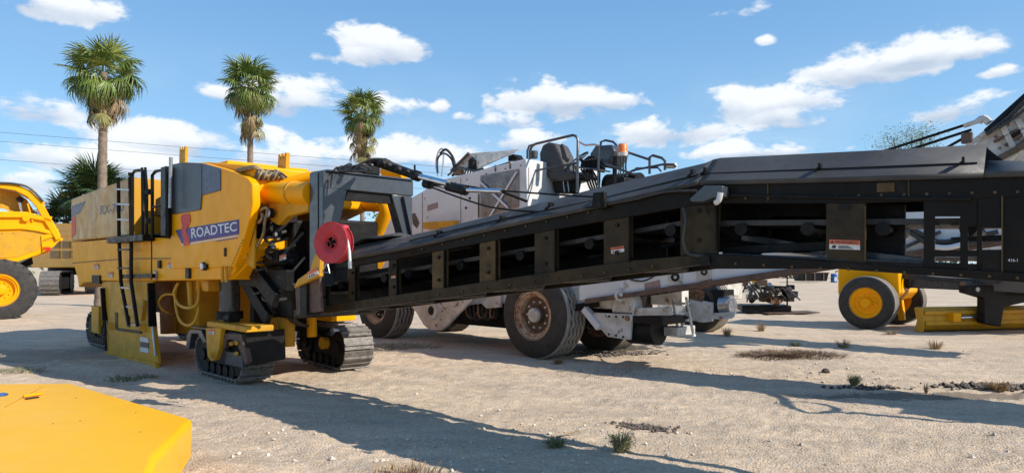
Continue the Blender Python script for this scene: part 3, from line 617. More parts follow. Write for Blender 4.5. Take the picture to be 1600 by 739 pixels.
put('bay_brace', MB().beam(P3(366, 412, 4.14), P3(388, 400, 4.2), .04, .05), YD, mm)
put('front_brace', MB().beam(P3(378, 400, 4.4), P3(432, 470, 4.4), .08, .22), BKS, mm, bev=.01)
put('front_brace', MB().beam(P3(372, 420, 4.6), P3(420, 500, 4.6), .08, .2), BKS, mm, bev=.01)
# big yellow intake tubes
def tube_px(a, b_, y, r, nm, mat, ya=None):
    p = P3(*a, y); q = P3(*b_, ya or y); return put(nm, MB().cyl(p, q, r, n=28), mat, mm, smooth=40, bev=.01)
tube_px((393, 301), (489, 303), 4.45, .150, 'intake_tube', Y_)
put('tube_saddle', MB().prism(FM.pts(4.45, [(425, 315), (487, 316), (487, 330), (455, 338), (440, 352), (428, 345)]), 4.4, 4.5), YD, mm, bev=.01)
tube_px((524, 319), (598, 319), 6.0, .115, 'intake_tube', Y_)
put('far_tube_elbow', MB().tube([P3(594, 319, 6.0), P3(604, 324, 6.0), P3(600, 340, 6.0), P3(590, 362, 6.0)], .10, 14, 5), Y_, mm)
put('tube_clamp', MB().cyl(P3(459, 301.5, 4.45), P3(462, 301.5, 4.45), .158, n=28), YD, mm)
put('upper_arm', MB().cyl(P3(440, 288, 4.6), P3(488, 276, 4.9), .075, n=18), Y_, mm)
put('radiator_box', MB().box(FM.at(500, 340, 5.0)[0] - .5, FM.at(500, 340, 5.0)[0] + .1, 4.9, 5.9, 1.3, 2.35), BKS, mm, bev=.03)
put('far_frame_bracket', MB().prism(FM.pts(6.0, [(430, 440), (445, 440), (452, 540), (432, 540)]), 5.9, 6.1), YD, mm)
# front near leg, yoke and track
tube_px((359, 436), (359, 514), 4.62, .155, 'leg_column', GR)
x_, z_ = M(359, 500, 4.62); put('leg_collar', MB().cyl((x_, 4.62, z_ + .02), (x_, 4.62, z_ + .14), .2, n=24), BKS, mm)
put('yoke_bar', MB().box(M(323, 505, 4.2)[0], M(385, 505, 4.2)[0], 4.2, 4.6, M(340, 513, 4.2)[1], M(340, 504, 4.2)[1]), YD, mm, bev=.015)
put('yoke_arm', MB().prism(FM.pts(4.18, [(323, 512), (347, 512), (344, 545), (338, 562), (331, 564), (326, 556)]), 4.16, 4.24), YD, mm, bev=.012)
put('yoke_arm', MB().prism(FM.pts(4.9, [(333, 512), (357, 512), (352, 550), (340, 550)]), 4.9, 4.98), YD, mm, bev=.012)
put('yoke_pin', MB().cyl(P3(332, 555, 4.12), P3(332, 555, 4.2), .05, n=14), YD, mm); small_label(mm, FM, 4.155, [(326, 522), (335, 522), (335, 514), (326, 514)])
put('swivel_motor', MB().cyl(P3(358, 497, 4.4), P3(366, 497, 4.4), .09, n=16), BKS, mm)
tr1 = crawler(mm, -11.15, -9.47, 4.30, 4.78, .02, .63, 34, hubm=BKS)
fx0, fz = M(293, 516, 4.28)
fe = FM.pts(4.28, [(294, 545), (296, 522), (301, 514), (318, 515), (327, 534), (322, 536), (313, 521), (303, 521), (299, 545)])
put('track_fender', MB().prism(fe, 4.24, 4.34), GR, mm, bev=.008)
put('fender_top', MB().box(M(300, 515, 4.28)[0], M(385, 520, 4.28)[0], 4.26, 4.80, M(340, 520, 4.28)[1] + .02, M(340, 517, 4.28)[1] + .02), GR, mm, bev=.008)
put('track_guard', MB().prism(FM.pts(4.27, [(353, 520), (382, 522), (392, 564), (388, 570), (378, 542), (370, 530), (358, 530), (357, 543), (352, 546)]), 4.22, 4.30), BRR, mm, bev=.008)
put('track_guard', MB().prism(FM.pts(4.27, [(354, 548), (380, 552), (383, 575), (355, 568)]), 4.24, 4.32), GR, mm, bev=.008)
cx, cz = FM.at(385, 520, 4.26); put('end_guard', MB().prismx([(4.24, cz), (4.82, cz + .02), (4.84, cz - .42), (4.26, cz - .46)], cx - .02, cx + .02, 0), BKS, mm, bev=.008)
for px, py in ((369, 536), (369, 552), (361, 537)): put('guard_bolt', MB().cyl(P3(px, py, 4.18), P3(px, py, 4.25), .03, n=8), YD, mm)
# far front track
tr2 = crawler(mm, -11.25, -9.30, 6.0, 6.5, .02, .73, 22, hubm=BKS, yaw=radians(-7))
put('yoke_bar', MB().box(-11.0, -9.9, 6.0, 6.45, .78, .88), Y_, mm, bev=.012)
put('leg_column', MB().cyl((-10.4, 6.25, .85), (-10.4, 6.25, 1.6), .15, n=24), GR, mm)
put('lift_cylinder', MB().tube([(-10.0, 5.7, .55), (-10.05, 5.7, 1.45)], .08, 12), Y_, mm)
put('track_hub', MB().cyl((-10.1, 5.93, .42), (-10.1, 6.05, .42), .10, n=18), YD, mm)
put('slew_housing', MB().lathe([(0, 0), (.16, 0), (.18, .1), (.14, .4), (0, .44)], (-10.65, 5.35, .45), (0, 0, 1), 24), YD, mm)
put('slew_motor', MB().cyl((-9.9, 5.2, .45), (-9.9, 5.2, 1.0), .13, n=18), YD, mm)
for k in range(10):
    a = -10.2 + RND.random() * .6; hose(mm, [(a, 5.2, 1.4), (a + .15, 4.95 + .2 * RND.random(), 1.1), (a + .1, 5.2, .85), (a - .1, 5.5, .75)], .02, HOS)
# rear near track and rear far track
crawler(mm, -17.0, -15.5, 4.25, 4.65, .02, .70, 28, hubm=BKS); put('leg_column', MB().cyl((-16.2, 4.5, .7), (-16.2, 4.5, 1.5), .15, n=20), BKS, mm)
put('yoke_arm', MB().box(-16.4, -15.9, 4.2, 4.28, .3, .85), YD, mm)
crawler(mm, -17.0, -15.5, 6.1, 6.5, .02, .70, 20, hubm=BKS)
# gantry
GX0, GX1 = -7.62, -7.45
zt_, zb_ = FM.ax(505, 267, GX1)[1], FM.ax(507, 294, GX1)[1]; yg0 = FM.ax(505, 280, GX1)[0]; yg1 = FM.ax(646, 290, GX1)[0]
put('gantry_beam', MB().box(GX0, GX1, yg0, yg1, zb_, zt_), GR, mm, bev=.012)
put('gantry_post', MB().prismx([(yg0, zt_ - .002), (yg0 + .34, zb_), (yg0 + .22, zb_ - .5), (yg0 + .16, 1.45), (yg0, 1.45)], GX0 + .003, GX1 - .003), GR, mm, bev=.012)
put('gantry_post_face', MB().box(GX0 - .10, GX0 + .06, yg0 - .012, yg0 - .002, 1.5, zt_ + .01), GR, mm, bev=.004)
put('gantry_side', MB().box(GX0 - .16, GX0 - .002, yg0 - .001, yg0 + .12, 1.5, zt_ + .005), GR, mm, bev=.012)
put('gantry_post', MB().prismx([(yg1 - .36, zb_), (yg1 - .03, zb_), (yg1 - .03, zb_ - .58), (yg1 - .16, zb_ - .58)], GX0 + .003, GX1 - .003), GR, mm, bev=.012)
put('gantry_rib', MB().prismx([(yg1 - .2, zb_ - .02), (yg1 - .06, zb_ - .02), (yg1 - .06, zb_ - .55)], GX1 - .002, GX1 + .05), GR, mm)
put('gantry_flange', MB().box(GX0 - .02, GX1 + .03, yg0 + .04, yg1 - .02, zt_ + .001, zt_ + .02), GR, mm)
put('gantry_cross_member', MB().box(GX0 + .03, GX1 - .04, yg0 + .3, yg1 - .3, zb_ - .12, zb_ - .002), BKS, mm)
# lift cylinder, rod and clutter on the gantry
def G3(px, py, y): return P3(px, py, y)
put('hoist_cylinder', MB().tube([G3(588, 254, 4.9), G3(652, 275, 4.9)], .052, 18), BKS, mm)
put('cylinder_collar', MB().cyl(G3(647, 273.5, 4.9), G3(654, 275.8, 4.9), .062, n=18), BKS, mm)
put('cylinder_rod', MB().tube([G3(652, 275, 4.9), G3(700, 287, 4.9)], .035, 14), CHR, mm)
put('cylinder_base', MB().box(GX0 - .05, GX1 + .05, yg0 + .55, yg0 + .8, zt_ + .02, zt_ + .14), BKS, mm, bev=.01)
put('rod_clevis', MB().cyl(G3(664, 287, 4.9), G3(673, 289, 4.9), .05, n=12), BKS, mm)
for k in range(9):
    hose(mm, [G3(530 + k * 3, 268, 4.5), G3(560 + k * 2, 258 + k, 4.6), G3(580, 249 + k * .8, 4.7 + .03 * k), G3(604, 250 + k * .7, 4.85), G3(618 + 3 * k, 258 + k, 4.95), G3(650, 270 + k * .6, 5.0)], .014, HOS)
for k in range(5): hose(mm, [G3(520 + 8 * k, 268, 4.5), G3(528 + 9 * k, 262 - k, 4.55), G3(545 + 9 * k, 266, 4.6)], .012, HOS)
for px in (672, 650): put('nipple', MB().cyl(G3(px - 2, 266 if px < 660 else 281, 4.9), G3(px - 2, 258 if px < 660 else 276, 4.9), .012, n=8), BKS, mm)
for (px, py, w_) in ((532, 265, .045), (543, 263, .06), (572, 263, .05), (598, 256, .06), (606, 259, .04), (552, 264, .04), (622, 266, .035), (636, 270, .03)): a, b_ = FM.at(px, py, 4.7); put('gantry_fitting', MB().cyl((a - w_, 4.7, b_), (a + w_, 4.7, b_ + .02), w_ * .7, n=12), BKS, mm)
put('yellow_cross_tube', MB().cyl(G3(600, 268, 5.9), G3(632, 272, 5.9), .07, n=16), Y_, mm)
# red hose reel
rc = Vector((*FM.at(517, 379, 3.98)[:1], 3.98, FM.at(517, 379, 3.98)[1])); wax = Vector((-.42, -.9, .03)).normalized()
axl = Vector((FM.c * wax.x - FM.s * wax.y, FM.s * wax.x + FM.c * wax.y, wax.z))
reel = empty_part('hose_reel', mm, rc)
RR = .228
put('reel_flange', MB().lathe([(.075, .0), (.078, -.03), (.10, .0), (RR * .55, .012), (RR * .9, .0), (RR, .008), (RR, -.006), (RR * .9, -.014), (.075, -.014)], rc + axl * .0, axl, 40), RED, reel)
put('reel_flange', MB().lathe([(.0, -.10), (RR * .97, -.10), (RR * .97, -.112), (0, -.112)], rc, axl, 40), RED, reel)
prof = [(.06, -.01)]
for i in range(6): prof += [(RR * .84, -.016 - i * .014), (RR * .9, -.023 - i * .014)]
put('wound_hose', MB().lathe(prof + [(.06, -.10)], rc, axl, 36), RED, reel)
put('reel_hub', MB().lathe([(0, -.06), (.07, -.06), (.072, -.03), (.07, -.062), (.025, -.05), (.025, .005), (0, .01)], rc, axl, 20), BKS, reel)
for k in range(4):
    e = axl.orthogonal().normalized(); e = Matrix.Rotation(k * pi / 2 + .4, 3, axl) @ e; put('reel_spoke', MB().beam(rc + e * .02 - axl * .02, rc + e * .08 - axl * .02, .014, .014), RED, reel)
bxp = rc - axl * .14 + Vector((.12, 0, .08)); put('reel_bracket', MB().box(bxp.x - .08, bxp.x + .02, bxp.y - .04, bxp.y + .05, bxp.z + .0, bxp.z + .12), RED, reel, bev=.025)
put('hose_end', MB().tube([rc - axl * .08 + Vector((.17, 0, .12)), rc - axl * .1 + Vector((.235, 0, -.05)), rc - axl * .1 + Vector((.26, 0, -.20))], .016, 10, 6), LBW, reel)
put('hose_coupling', MB().cyl(rc - axl * .1 + Vector((.26, 0, -.2)), rc - axl * .1 + Vector((.265, 0, -.28)), .022, n=10), STL, reel)
# lower pivot bracket with warning plate
put('pivot_bracket', MB().prism(FM.pts(4.2, [(500, 392), (505, 402), (503, 432), (463, 450), (470, 436), (488, 424), (494, 405)]), 4.16, 4.22), YD, mm, bev=.008)
put('pivot_plate', MB().prism(FM.pts(4.25, [(462, 448), (500, 430), (503, 486), (464, 492)]), 4.24, 4.28), BRR, mm, bev=.008)
small_label(mm, FM, 4.155, [(482, 436), (498, 428), (495, 418), (481, 425)])
put('pivot_post', MB().box(GX0 - .05, GX0 + .12, 4.2, 4.4, 1.1, 1.55), BKS, mm, bev=.01)
put('tie_down_ring', MB().tube([P3(510, 412, 4.1), P3(504, 425, 4.1), P3(515, 426, 4.1), P3(512, 413, 4.1)], .008, 6), STL, mm)

# ------------------------------------------------------------------ the conveyor (part of the same machine), two sections
FC = Fr(38); CN = 5.25; CW = 1.1
# the conveyor hangs under an Empty with its own heading
cv_org = FC.w(-2.1, CN, 1.7)
conv = bpy.data.objects.new('conveyor', None); COL.objects.link(conv); conv.parent = mm
R44 = Matrix.Rotation(FM.a, 3, 'Z'); loc44 = Vector((FM.c * cv_org.x - FM.s * cv_org.y, FM.s * cv_org.x + FM.c * cv_org.y, cv_org.z))
conv.location = loc44 - ORG[mm.name]; conv.rotation_euler.z = FM.a - FC.a; ORG[conv.name] = Vector((-2.1, CN, 1.7))
def C(px, py, y=CN): return FC.at(px, py, y)
def C3(px, py, y=CN): a, b_ = FC.at(px, py, y); return (a, y, b_)
def cprism(name, px, y0, y1, mat, at=None, **k): return put(name, MB().prism(FC.pts(at if at is not None else CN, px), y0, y1), mat, conv, **k)
for y0, y1 in ((CN, CN + .05), (CN + CW - .05, CN + CW)):
    near = y0 == CN; bm_ = BK if near else BKS
    # lower chord, upper rail of section 1
    cprism('lower_chord', [(461, 496), (461, 484), (740, 443), (872, 423), (987, 407), (1110, 396), (1110, 412), (1042, 421), (760, 457), (637, 473)], y0 - .02, y1, BRN if near else BKS, bev=.006)
    cprism('upper_rail', [(508, 409), (640, 384), (782, 352), (935, 319), (1080, 285), (1080, 322), (935, 347), (782, 374), (640, 401), (508, 424)], y0, y1, bm_, bev=.006)
    for (a, b_, m_) in ((501, 513, BRN), (543, 558, BRN), (606, 623, BRN), (674, 697, BRW), (748, 778, BRW), (834, 870, BRN), (942, 986, BRN), (1062, 1122, BRN)):
        if near: xs = (C(a, 400)[0], C(b_, 400)[0]) ; zb1 = lambda x: 1.03 + .123 * (x + 7.68)
        put('side_post', MB().prism([(xs[0], zb1(xs[0]) + .09), (xs[1], zb1(xs[1]) + .09), (xs[1], zb1(xs[1]) + .52), (xs[0], zb1(xs[0]) + .52)], y0 + .01, y1 - .008) if near else MB().prism([(C(a, 400)[0], zb1(C(a, 400)[0]) + .09), (C(b_, 400)[0], zb1(C(b_, 400)[0]) + .09), (C(b_, 400)[0], zb1(C(b_, 400)[0]) + .52), (C(a, 400)[0], zb1(C(a, 400)[0]) + .52)], y0 + .01, y1 - .008), m_ if near else BKS, conv, bev=.006)
        if near:
            bsrc_ = None
            for fx, fz_ in ((.5, .44), (.5, .2)):
                xx = xs[0] * (1 - fx) + xs[1] * fx; put('post_bolt', MB().cyl((xx, CN - .01, zb1(xx) + fz_), (xx, CN + .02, zb1(xx) + fz_), .018, n=8), BKS, conv)
            put('post_flange', MB().box(xs[1] - .012, xs[1], CN - .03, CN + .01, zb1(xs[1]) + .1, zb1(xs[1]) + .5), BK, conv)
    # section 2 side
    cprism('upper_rail', [(1080, 285), (1340, 276), (1600, 267), (2300, 236), (2300, 330), (1600, 308), (1340, 318), (1122, 318), (1080, 322)], y0, y1, bm_, bev=.006)
    cprism('lower_chord', [(1110, 396), (1160, 398), (1340, 411), (1600, 426), (2300, 470), (2300, 494), (1600, 441), (1306, 420), (1110, 420)], y0 - .02, y1, bm_, bev=.006)
    cprism('side_panel', [(1290, 316), (1352, 316), (1352, 414), (1290, 410)], y0 + .008, y1 - .008, BRN if near else BKS, bev=.006)
    cprism('side_post', [(1062, 300), (1124, 318), (1120, 400), (1064, 398)], y0 + .009, y1 - .009, BRN if near else BKS)
# perforated plate near the end
pl = [((1443, 1460), (308, 420)), ((1460, 1500), (308, 338)), ((1460, 1500), (391, 401)), ((1500, 1512), (308, 422)), ((1512, 1528), (308, 354)), ((1512, 1528), (391, 401)), ((1526, 1534), (308, 422)), ((1534, 1566), (308, 356)), ((1534, 1566), (390, 424)), ((1566, 1700), (306, 430))]
for (a, b_), (c0, c1) in pl: cprism('end_plate', [(a, c1), (b_ + .4, c1), (b_ + .4, c0), (a, c0)], CN + .004, CN + .03, BK)
for (a, b_) in ((1460, 1500), (1512, 1534)):
    xa, xb = C(a, 401)[0], C(b_, 401)[0]; cprism('end_plate', [(a, 412), (b_, 412), (b_, 424), (a, 420)], CN + .004, CN + .03, BK)
for cxp in (1462, 1492):                       # scalloped openings under the rail
    cprism('end_plate', [(cxp + 15 * cos(pi + pi * k / 10) * .0 + (k - 5) * 1.6, 352 - 0) for k in (0, 10)] + [(cxp + 7 * cos(pi * k / 8), 344 - 6 * sin(pi * k / 8) + 8) for k in range(9)], CN + .006, CN + .028, BK)
cprism('cross_arm', [(1483, 370), (1566, 366), (1566, 376), (1483, 376)], CN + .1, CN + .16, BKS)
put('stencil_lettering', MB().text('416-1', FC.pts(CN + .004, [(1575, 409), (1590, 409), (1590, 404), (1575, 404)]), CN + .004, .004), LBW, conv, smooth=0)
small_label(conv, FC, CN + .008, [(1296, 389), (1344, 390.5), (1344, 376), (1296, 374)], text='WARNING')
small_label(conv, FC, CN + .01, [(956, 396.5), (976, 393), (975, 384), (954.5, 387)], text='WARNING')
small_label(conv, FC, CN - .02, [(612, 435), (618, 434), (618, 430), (612, 431)])
# cover sheets with a folded seam
def cover(name, edges, yA, yB, yT, mat=COV):
    """edges: list of (px, lower py, upper py); lower edge on plane yA, upper edge on yB, then flat to the far side"""
    lo_ = [C3(p, l, yA) for p, l, u in edges]; hi = []
    for p, l, u in edges: x_ = FC.at(p, l, yA)[0]; hi.append((x_, yB, FC.at(*(p, u), yB)[1]))
    th = .006; v = []; f = []
    far_hi = [(a[0], yT - (yB - yA), a[2]) for a in hi]; far_lo = [(a[0], yT, a[2]) for a in lo_]
    lip = [(a[0], a[1], a[2] - .035) for a in lo_]
    rows = [lip, lo_, hi, far_hi, far_lo]; n_ = len(edges)
    for R in rows: v += R
    for r_ in range(4):
        for i in range(n_ - 1): f.append((r_ * n_ + i, r_ * n_ + i + 1, (r_ + 1) * n_ + i + 1, (r_ + 1) * n_ + i))
    o = put(name, MB().add(v, f), mat, conv, smooth=30); s_ = o.modifiers.new('thick', 'SOLIDIFY'); s_.thickness = .012; return o
cover('belt_cover', [(508, 409, 388), (560, 399, 378), (640, 384, 363), (782, 352, 328), (907, 325, 296), (1080, 285, 257), (1092, 283, 252)], CN - .03, CN + .26, CN + CW + .03)
cover('belt_cover', [(1093, 283, 251.5), (1105, 282, 249), (1340, 276, 237), (1537, 269, 226)], CN - .03, CN + .26, CN + CW + .03)
e0 = [(1536, 269, 251), (1600, 267, 252), (1900, 255, 236), (2300, 236, 200)]
cover('belt_cover', e0, CN - .028, CN + .22, CN + CW + .028)
# folded seam and hold-down latches
def seam(A, B, yy):
    put('cover_seam', MB().beam(C3(*A, yy), C3(*B, yy), .014, .012), BKS, conv)
seam((640, 376), (782, 343), CN + .06); seam((782, 343), (935, 312), CN + .06); seam((935, 312), (1092, 273), CN + .06); seam((1098, 272), (1300, 264), CN + .06); seam((1300, 264), (1527, 255), CN + .06)
for p in ((684, 365), (782, 342), (858, 322), (935, 308), (1080, 271), (1100, 268), (1279, 262), (1503, 253)):
    put('cover_latch', MB().beam(C3(p[0] - 6, p[1] + 5, CN + .03), C3(p[0] + 3, p[1] - 2, CN + .03), .025, .012).box(C(p[0], p[1], CN + .02)[0], C(p[0] + 4, p[1], CN + .02)[0], CN + .0, CN + .06, C(*p, CN + .02)[1], C(*p, CN + .02)[1] + .03), BKS, conv)
cprism('cover_flap', [(1537, 227), (1566, 250), (1536, 252)], CN + .3, CN + .7, BKS, at=CN + .3)
# lap of loose tarp where the cover meets the gantry
tp = MB(); nn_ = 9
cA = Vector(C3(548, 386, CN + .2)); cB = Vector(C3(612, 372, CN + .2))
for i in range(nn_):
    for j in range(6):
        t_ = i / (nn_ - 1); s_ = j / 5; p = cA.lerp(cB, t_) + Vector((0, s_ * .75, .02 + .10 * sin(pi * t_) * sin(pi * min(1, s_ + .15)) + .02 * sin(7 * t_ + 5 * s_))); tp.v.append(p)
for i in range(nn_ - 1):
    for j in range(5): tp.f.append((i * 6 + j, i * 6 + j + 1, (i + 1) * 6 + j + 1, (i + 1) * 6 + j))
put('rubber_flap', tp, COV, conv, smooth=60).modifiers.new('thick', 'SOLIDIFY').thickness = .01
# belt, return belt, trough pans and rollers inside
def zb1(x): return 1.03 + .123 * (x + 7.68)
xa, xb, xe = -7.5, -2.2, 2.2
def zs2(x): return 1.665 - .03 * (x + 2.1)
for (u0, u1, o_) in ((.36, .40, 'carrying_belt'), (.07, .09, 'return_belt')):
    put(o_, MB().prism([(xa, zb1(xa) + u0), (xb, zb1(xb) + u0), (xb, zb1(xb) + u1), (xa, zb1(xa) + u1)], CN + .16, CN + CW - .16), HOS, conv)
    put(o_, MB().prism([(xb + .01, zs2(xb) + u0), (xe, zs2(xe) + u0), (xe, zs2(xe) + u1), (xb + .01, zs2(xb) + u1)], CN + .16, CN + CW - .16), HOS, conv)
put('trough_pan', MB().prism([(xa, zb1(xa) + .15), (xb - .7, zb1(xb - .7) + .16), (xb - .7, zb1(xb - .7) + .55), (xa, zb1(xa) + .55)], CN + CW - .2, CN + CW - .17), BKS, conv)
put('trough_pan', MB().prism([(xb - .6, zb1(xb) + .13), (xb + 1.0, 1.8), (xb + 1.0, 2.24), (xb - .6, 2.12)], CN + CW - .2, CN + CW - .17), BKS, conv)
src = None
for i in range(14):
    xx = xa + .2 + i * .4
    if xx > xb: break
    c_ = (xx, CN + CW / 2, zb1(xx) + .33)
    if src is None: src = put('idler_roller', MB().cyl((xx, CN + .12, c_[2]), (xx, CN + CW - .12, c_[2]), .05, n=14), BKS, conv)
    else: again(src, conv, c_)
for i in range(8): xx = xb + .3 + i * .5; again(src, conv, (xx, CN + CW / 2, zs2(xx) + .33))
for i in range(6): xx = xa + .5 + i * .85; again(src, conv, (xx, CN + CW / 2, zb1(xx) + .05))
for px in (590, 660, 735, 815, 912, 1025): p = C3(px, 400 if px < 900 else 372, CN + .2); zz = zb1(p[0]) + .22; put('roller_bracket', MB().tube([(p[0], CN + .3, zz), (p[0] + .16, CN + .34, zz + .03), (p[0] + .24, CN + .32, zz + .08)], .018, 8, 4), BKS, conv)
# stay rods, cables, bracket and lamp
put('stay_bracket', MB().prism(FC.pts(CN - .03, [(931, 302), (948, 300), (950, 325), (936, 328), (929, 322)]), CN - .08, CN - .03), BKS, conv, bev=.006)
for pp in ((936, 307), (936, 320)): put('bracket_bolt', MB().cyl(C3(*pp, CN - .1), C3(*pp, CN - .07), .022, n=10), BKS, conv)
def CJ(px, py, y): return C3(px, py, y)
put('stay_cable', MB().tube([CJ(655, 276, 5.6), CJ(750, 294, 5.5), CJ(850, 303, 5.4), CJ(931, 308, CN - .05)], .010, 6, 5), BKS, conv)
put('stay_cable', MB().tube([CJ(664, 289, 5.6), CJ(730, 313, 5.5), CJ(780, 326, 5.4), CJ(860, 331, 5.3), CJ(936, 322, CN - .05)], .010, 6, 5), BKS, conv)
put('stay_rod', MB().tube([CJ(672, 287, 5.6), CJ(726, 297, 5.5), CJ(784, 299, 5.45)], .026, 12), CHR, conv); put('stay_rod', MB().tube([CJ(728, 298, 5.5), CJ(700, 291, 5.55)], .055, 12), BKS, conv)
put('stay_rod', MB().tube([CJ(780, 298, 5.45), CJ(824, 315, 5.6)], .014, 8), BKS, conv)
cprism('lamp_housing', [(1090, 313), (1112, 293), (1141, 293), (1141, 310), (1126, 312), (1110, 318), (1092, 318)], CN - .16, CN - .03, GR, bev=.008)
put('lamp_bracket', MB().tube([C3(1112, 318, CN - .1), C3(1104, 324, CN - .1), C3(1107, 334, CN - .1), C3(1111, 325, CN - .1)], .008, 6, 4), BKS, conv)
put('pale_handle', MB().tube([C3(1118, 317, CN - .19), C3(1123, 313, CN - .2), C3(1126, 301, CN - .2)], .022, 10, 4), LBW, conv)
put('hydraulic_line', MB().tube([C3(1142, 305, CN - .02), C3(1340, 309, CN - .02), C3(1517, 311, CN - .02)], .012, 6), BKS, conv)
put('pivot_cap', MB().cyl(C3(1100, 407, CN - .06), C3(1100, 407, CN), .045, n=20), BKS, conv)
put('inner_strut', MB().beam(C3(1130, 392, CN + .3), C3(1290, 384, CN + .3), .05, .07), BKS, conv, bev=.006)
put('inner_strut', MB().beam(C3(1160, 370, CN + .5), C3(1290, 392, CN + .35), .04, .06), GR, conv, bev=.006)
put('inner_strut', MB().beam(C3(1352, 398, CN + .25), C3(1445, 408, CN + .25), .05, .05), GR, conv, bev=.006)
cprism('inner_bulkhead', [(1352, 320), (1414, 320), (1414, 402), (1358, 402)], CN + .35, CN + .4, BKS, at=CN + .35)
cprism('inner_bulkhead', [(1123, 318), (1206, 318), (1206, 368), (1150, 374), (1123, 360)], CN + .6, CN + .65, BKS, at=CN + .6)
cprism('inner_bulkhead', [(1206, 318), (1290, 318), (1290, 338), (1206, 338)], CN + .6, CN + .65, BKS, at=CN + .6)
put('head_drum', MB().cyl((xe, CN + .08, zs2(xe) + .25), (xe, CN + CW - .08, zs2(xe) + .25), .2, n=28), BKS, conv)

# bolt rows along the rails, weld beads, and dents of patch plates
def rowb(P, Q, n_, y_):
    s0 = None
    for i in range(n_):
        t_ = i / (n_ - 1); p = C3(P[0] * (1 - t_) + Q[0] * t_, P[1] * (1 - t_) + Q[1] * t_, y_)
        if s0 is None: s0 = put('rail_bolt', MB().cyl((p[0], y_ - .014, p[2]), (p[0], y_ + .002, p[2]), .011, n=6), BRW, conv)
        else: again(s0, conv, (p[0], y_ - .006, p[2]))
rowb((660, 389), (920, 332), 9, CN); rowb((1130, 311), (1590, 300), 14, CN); rowb((500, 484), (1020, 416), 15, CN - .02); rowb((1150, 412), (1590, 434), 11, CN - .02)
for (a, b_) in (((1200, 286), (1200, 314)), ((1420, 280), (1420, 310)), ((1566, 306), (1566, 425)), ((1352, 322), (1352, 408)), ((1700, 270), (1700, 420))): put('weld_bead', MB().beam(C3(*a, CN - .004), C3(*b_, CN - .004), .008, .014), BRW, conv)
cprism('patch_plate', [(1370, 286), (1398, 285), (1398, 300), (1370, 301)], CN - .008, CN - .001, BRW, bev=.003)
cprism('hand_slot', [(1311, 320), (1327, 320), (1327, 327), (1311, 327)], CN - .004, CN + .004, BKS)
hose(conv, [C3(1130, 398, CN + .02), C3(1220, 402, CN + .03), C3(1300, 405, CN + .02), C3(1440, 411, CN + .03), C3(1560, 419, CN + .02)], .014)
hose(conv, [C3(1068, 325, CN - .03), C3(1072, 345, CN - .06), C3(1068, 375, CN - .06), C3(1076, 396, CN - .04), C3(1100, 400, CN - .05)], .014)
hose(conv, [C3(955, 318, CN - .03), C3(990, 312, CN - .04), C3(1040, 300, CN - .04), C3(1088, 298, CN - .08)], .010)
# ================================================================== 2. the white wheeled planer behind the conveyor
FW = Fr(44); WN = 9.3
def Wp(px, py, y=WN + .3): return FW.at(px, py, y)
def W3(px, py, y=WN + .3): a, b_ = FW.at(px, py, y); return (a, y, b_)
wp = thing('white_planer', 'weathered white wheeled planing machine with open operator seat, rusty wheels, behind the long black conveyor', 'road machine', FW, -10.9, 10.6)
def wprism(name, px, y, d, mat, **k): return put(name, MB().prism(FW.pts(y, px), y, y + d), mat, wp, **k)
HN = WN + .35
wprism('engine_housing', [(560, 360), (648, 306), (691, 281), (822, 248), (824, 330), (824, 400), (560, 430)], HN, 2.3, WH, bev=.02)
wprism('housing_side_rust', [(643, 334), (648, 333), (655, 348), (651, 357), (645, 350)], HN - .01, .008, BRR)
# radiator opening with mesh and a cross brace
gx0, gz0 = FW.at(751, 336, HN); gx1, gz1 = FW.at(811, 264, HN)
q_ = FW.pts(HN - .012, [(751, 340), (811, 322), (811, 264), (751, 275)])
put('radiator_core', MB().prism(q_, HN - .012, HN - .004), pm('rusty_radiator_core', (.2, .15, .1), (.42, .37, .3), 5, .8, bump=.3, bscale=40, c3=(.1, .05, .03), thr3=(.52, .62), scale3=3), wp)
gm_ = MB()
for k in range(-28, 44):
    for s_ in (1, -1):
        a0_ = q_[0][0] + (q_[1][0] - q_[0][0]) * k / 28.0; a1_ = a0_ + s_ * .55; zA, zB = q_[0][1], q_[3][1]
        P_ = []
        for t_ in (0, 1):
            P_.append([a0_ + (a1_ - a0_) * t_, zA + (zB - zA) * t_])
        lo_, hi_ = q_[0][0], q_[1][0]; d_ = P_[1][0] - P_[0][0]; ts = [0.0, 1.0]
        t0 = (lo_ - P_[0][0]) / d_; t1 = (hi_ - P_[0][0]) / d_; ta, tb = max(0, min(t0, t1)), min(1, max(t0, t1))
        if tb - ta < .05: continue
        A_ = (P_[0][0] + d_ * ta, HN - .03, P_[0][1] + (zB - zA) * ta); B_ = (P_[0][0] + d_ * tb, HN - .03, P_[0][1] + (zB - zA) * tb)
        gm_.beam(A_, B_, .005, .007)
put('radiator_mesh', gm_, STL, wp, smooth=0)['kind'] = 'stuff'
put('cross_brace', MB().beam((q_[0][0] + .3, HN - .05, q_[0][1]), (q_[2][0] - .02, HN - .05, q_[2][1] - .05), .02, .04), WH, wp)
put('cross_brace', MB().beam((q_[3][0] + .03, HN - .07, q_[3][1] - .12), (q_[1][0] - .25, HN - .07, q_[1][1] - .02), .02, .04), WH, wp)
for a, b_ in (((774, 258), (774, 268)), ((797, 252), (797, 264)), ((748, 303), (748, 340))): put('housing_latch', MB().beam(W3(*a, HN - .01), W3(*b_, HN - .01), .02, .03), BRR, wp)
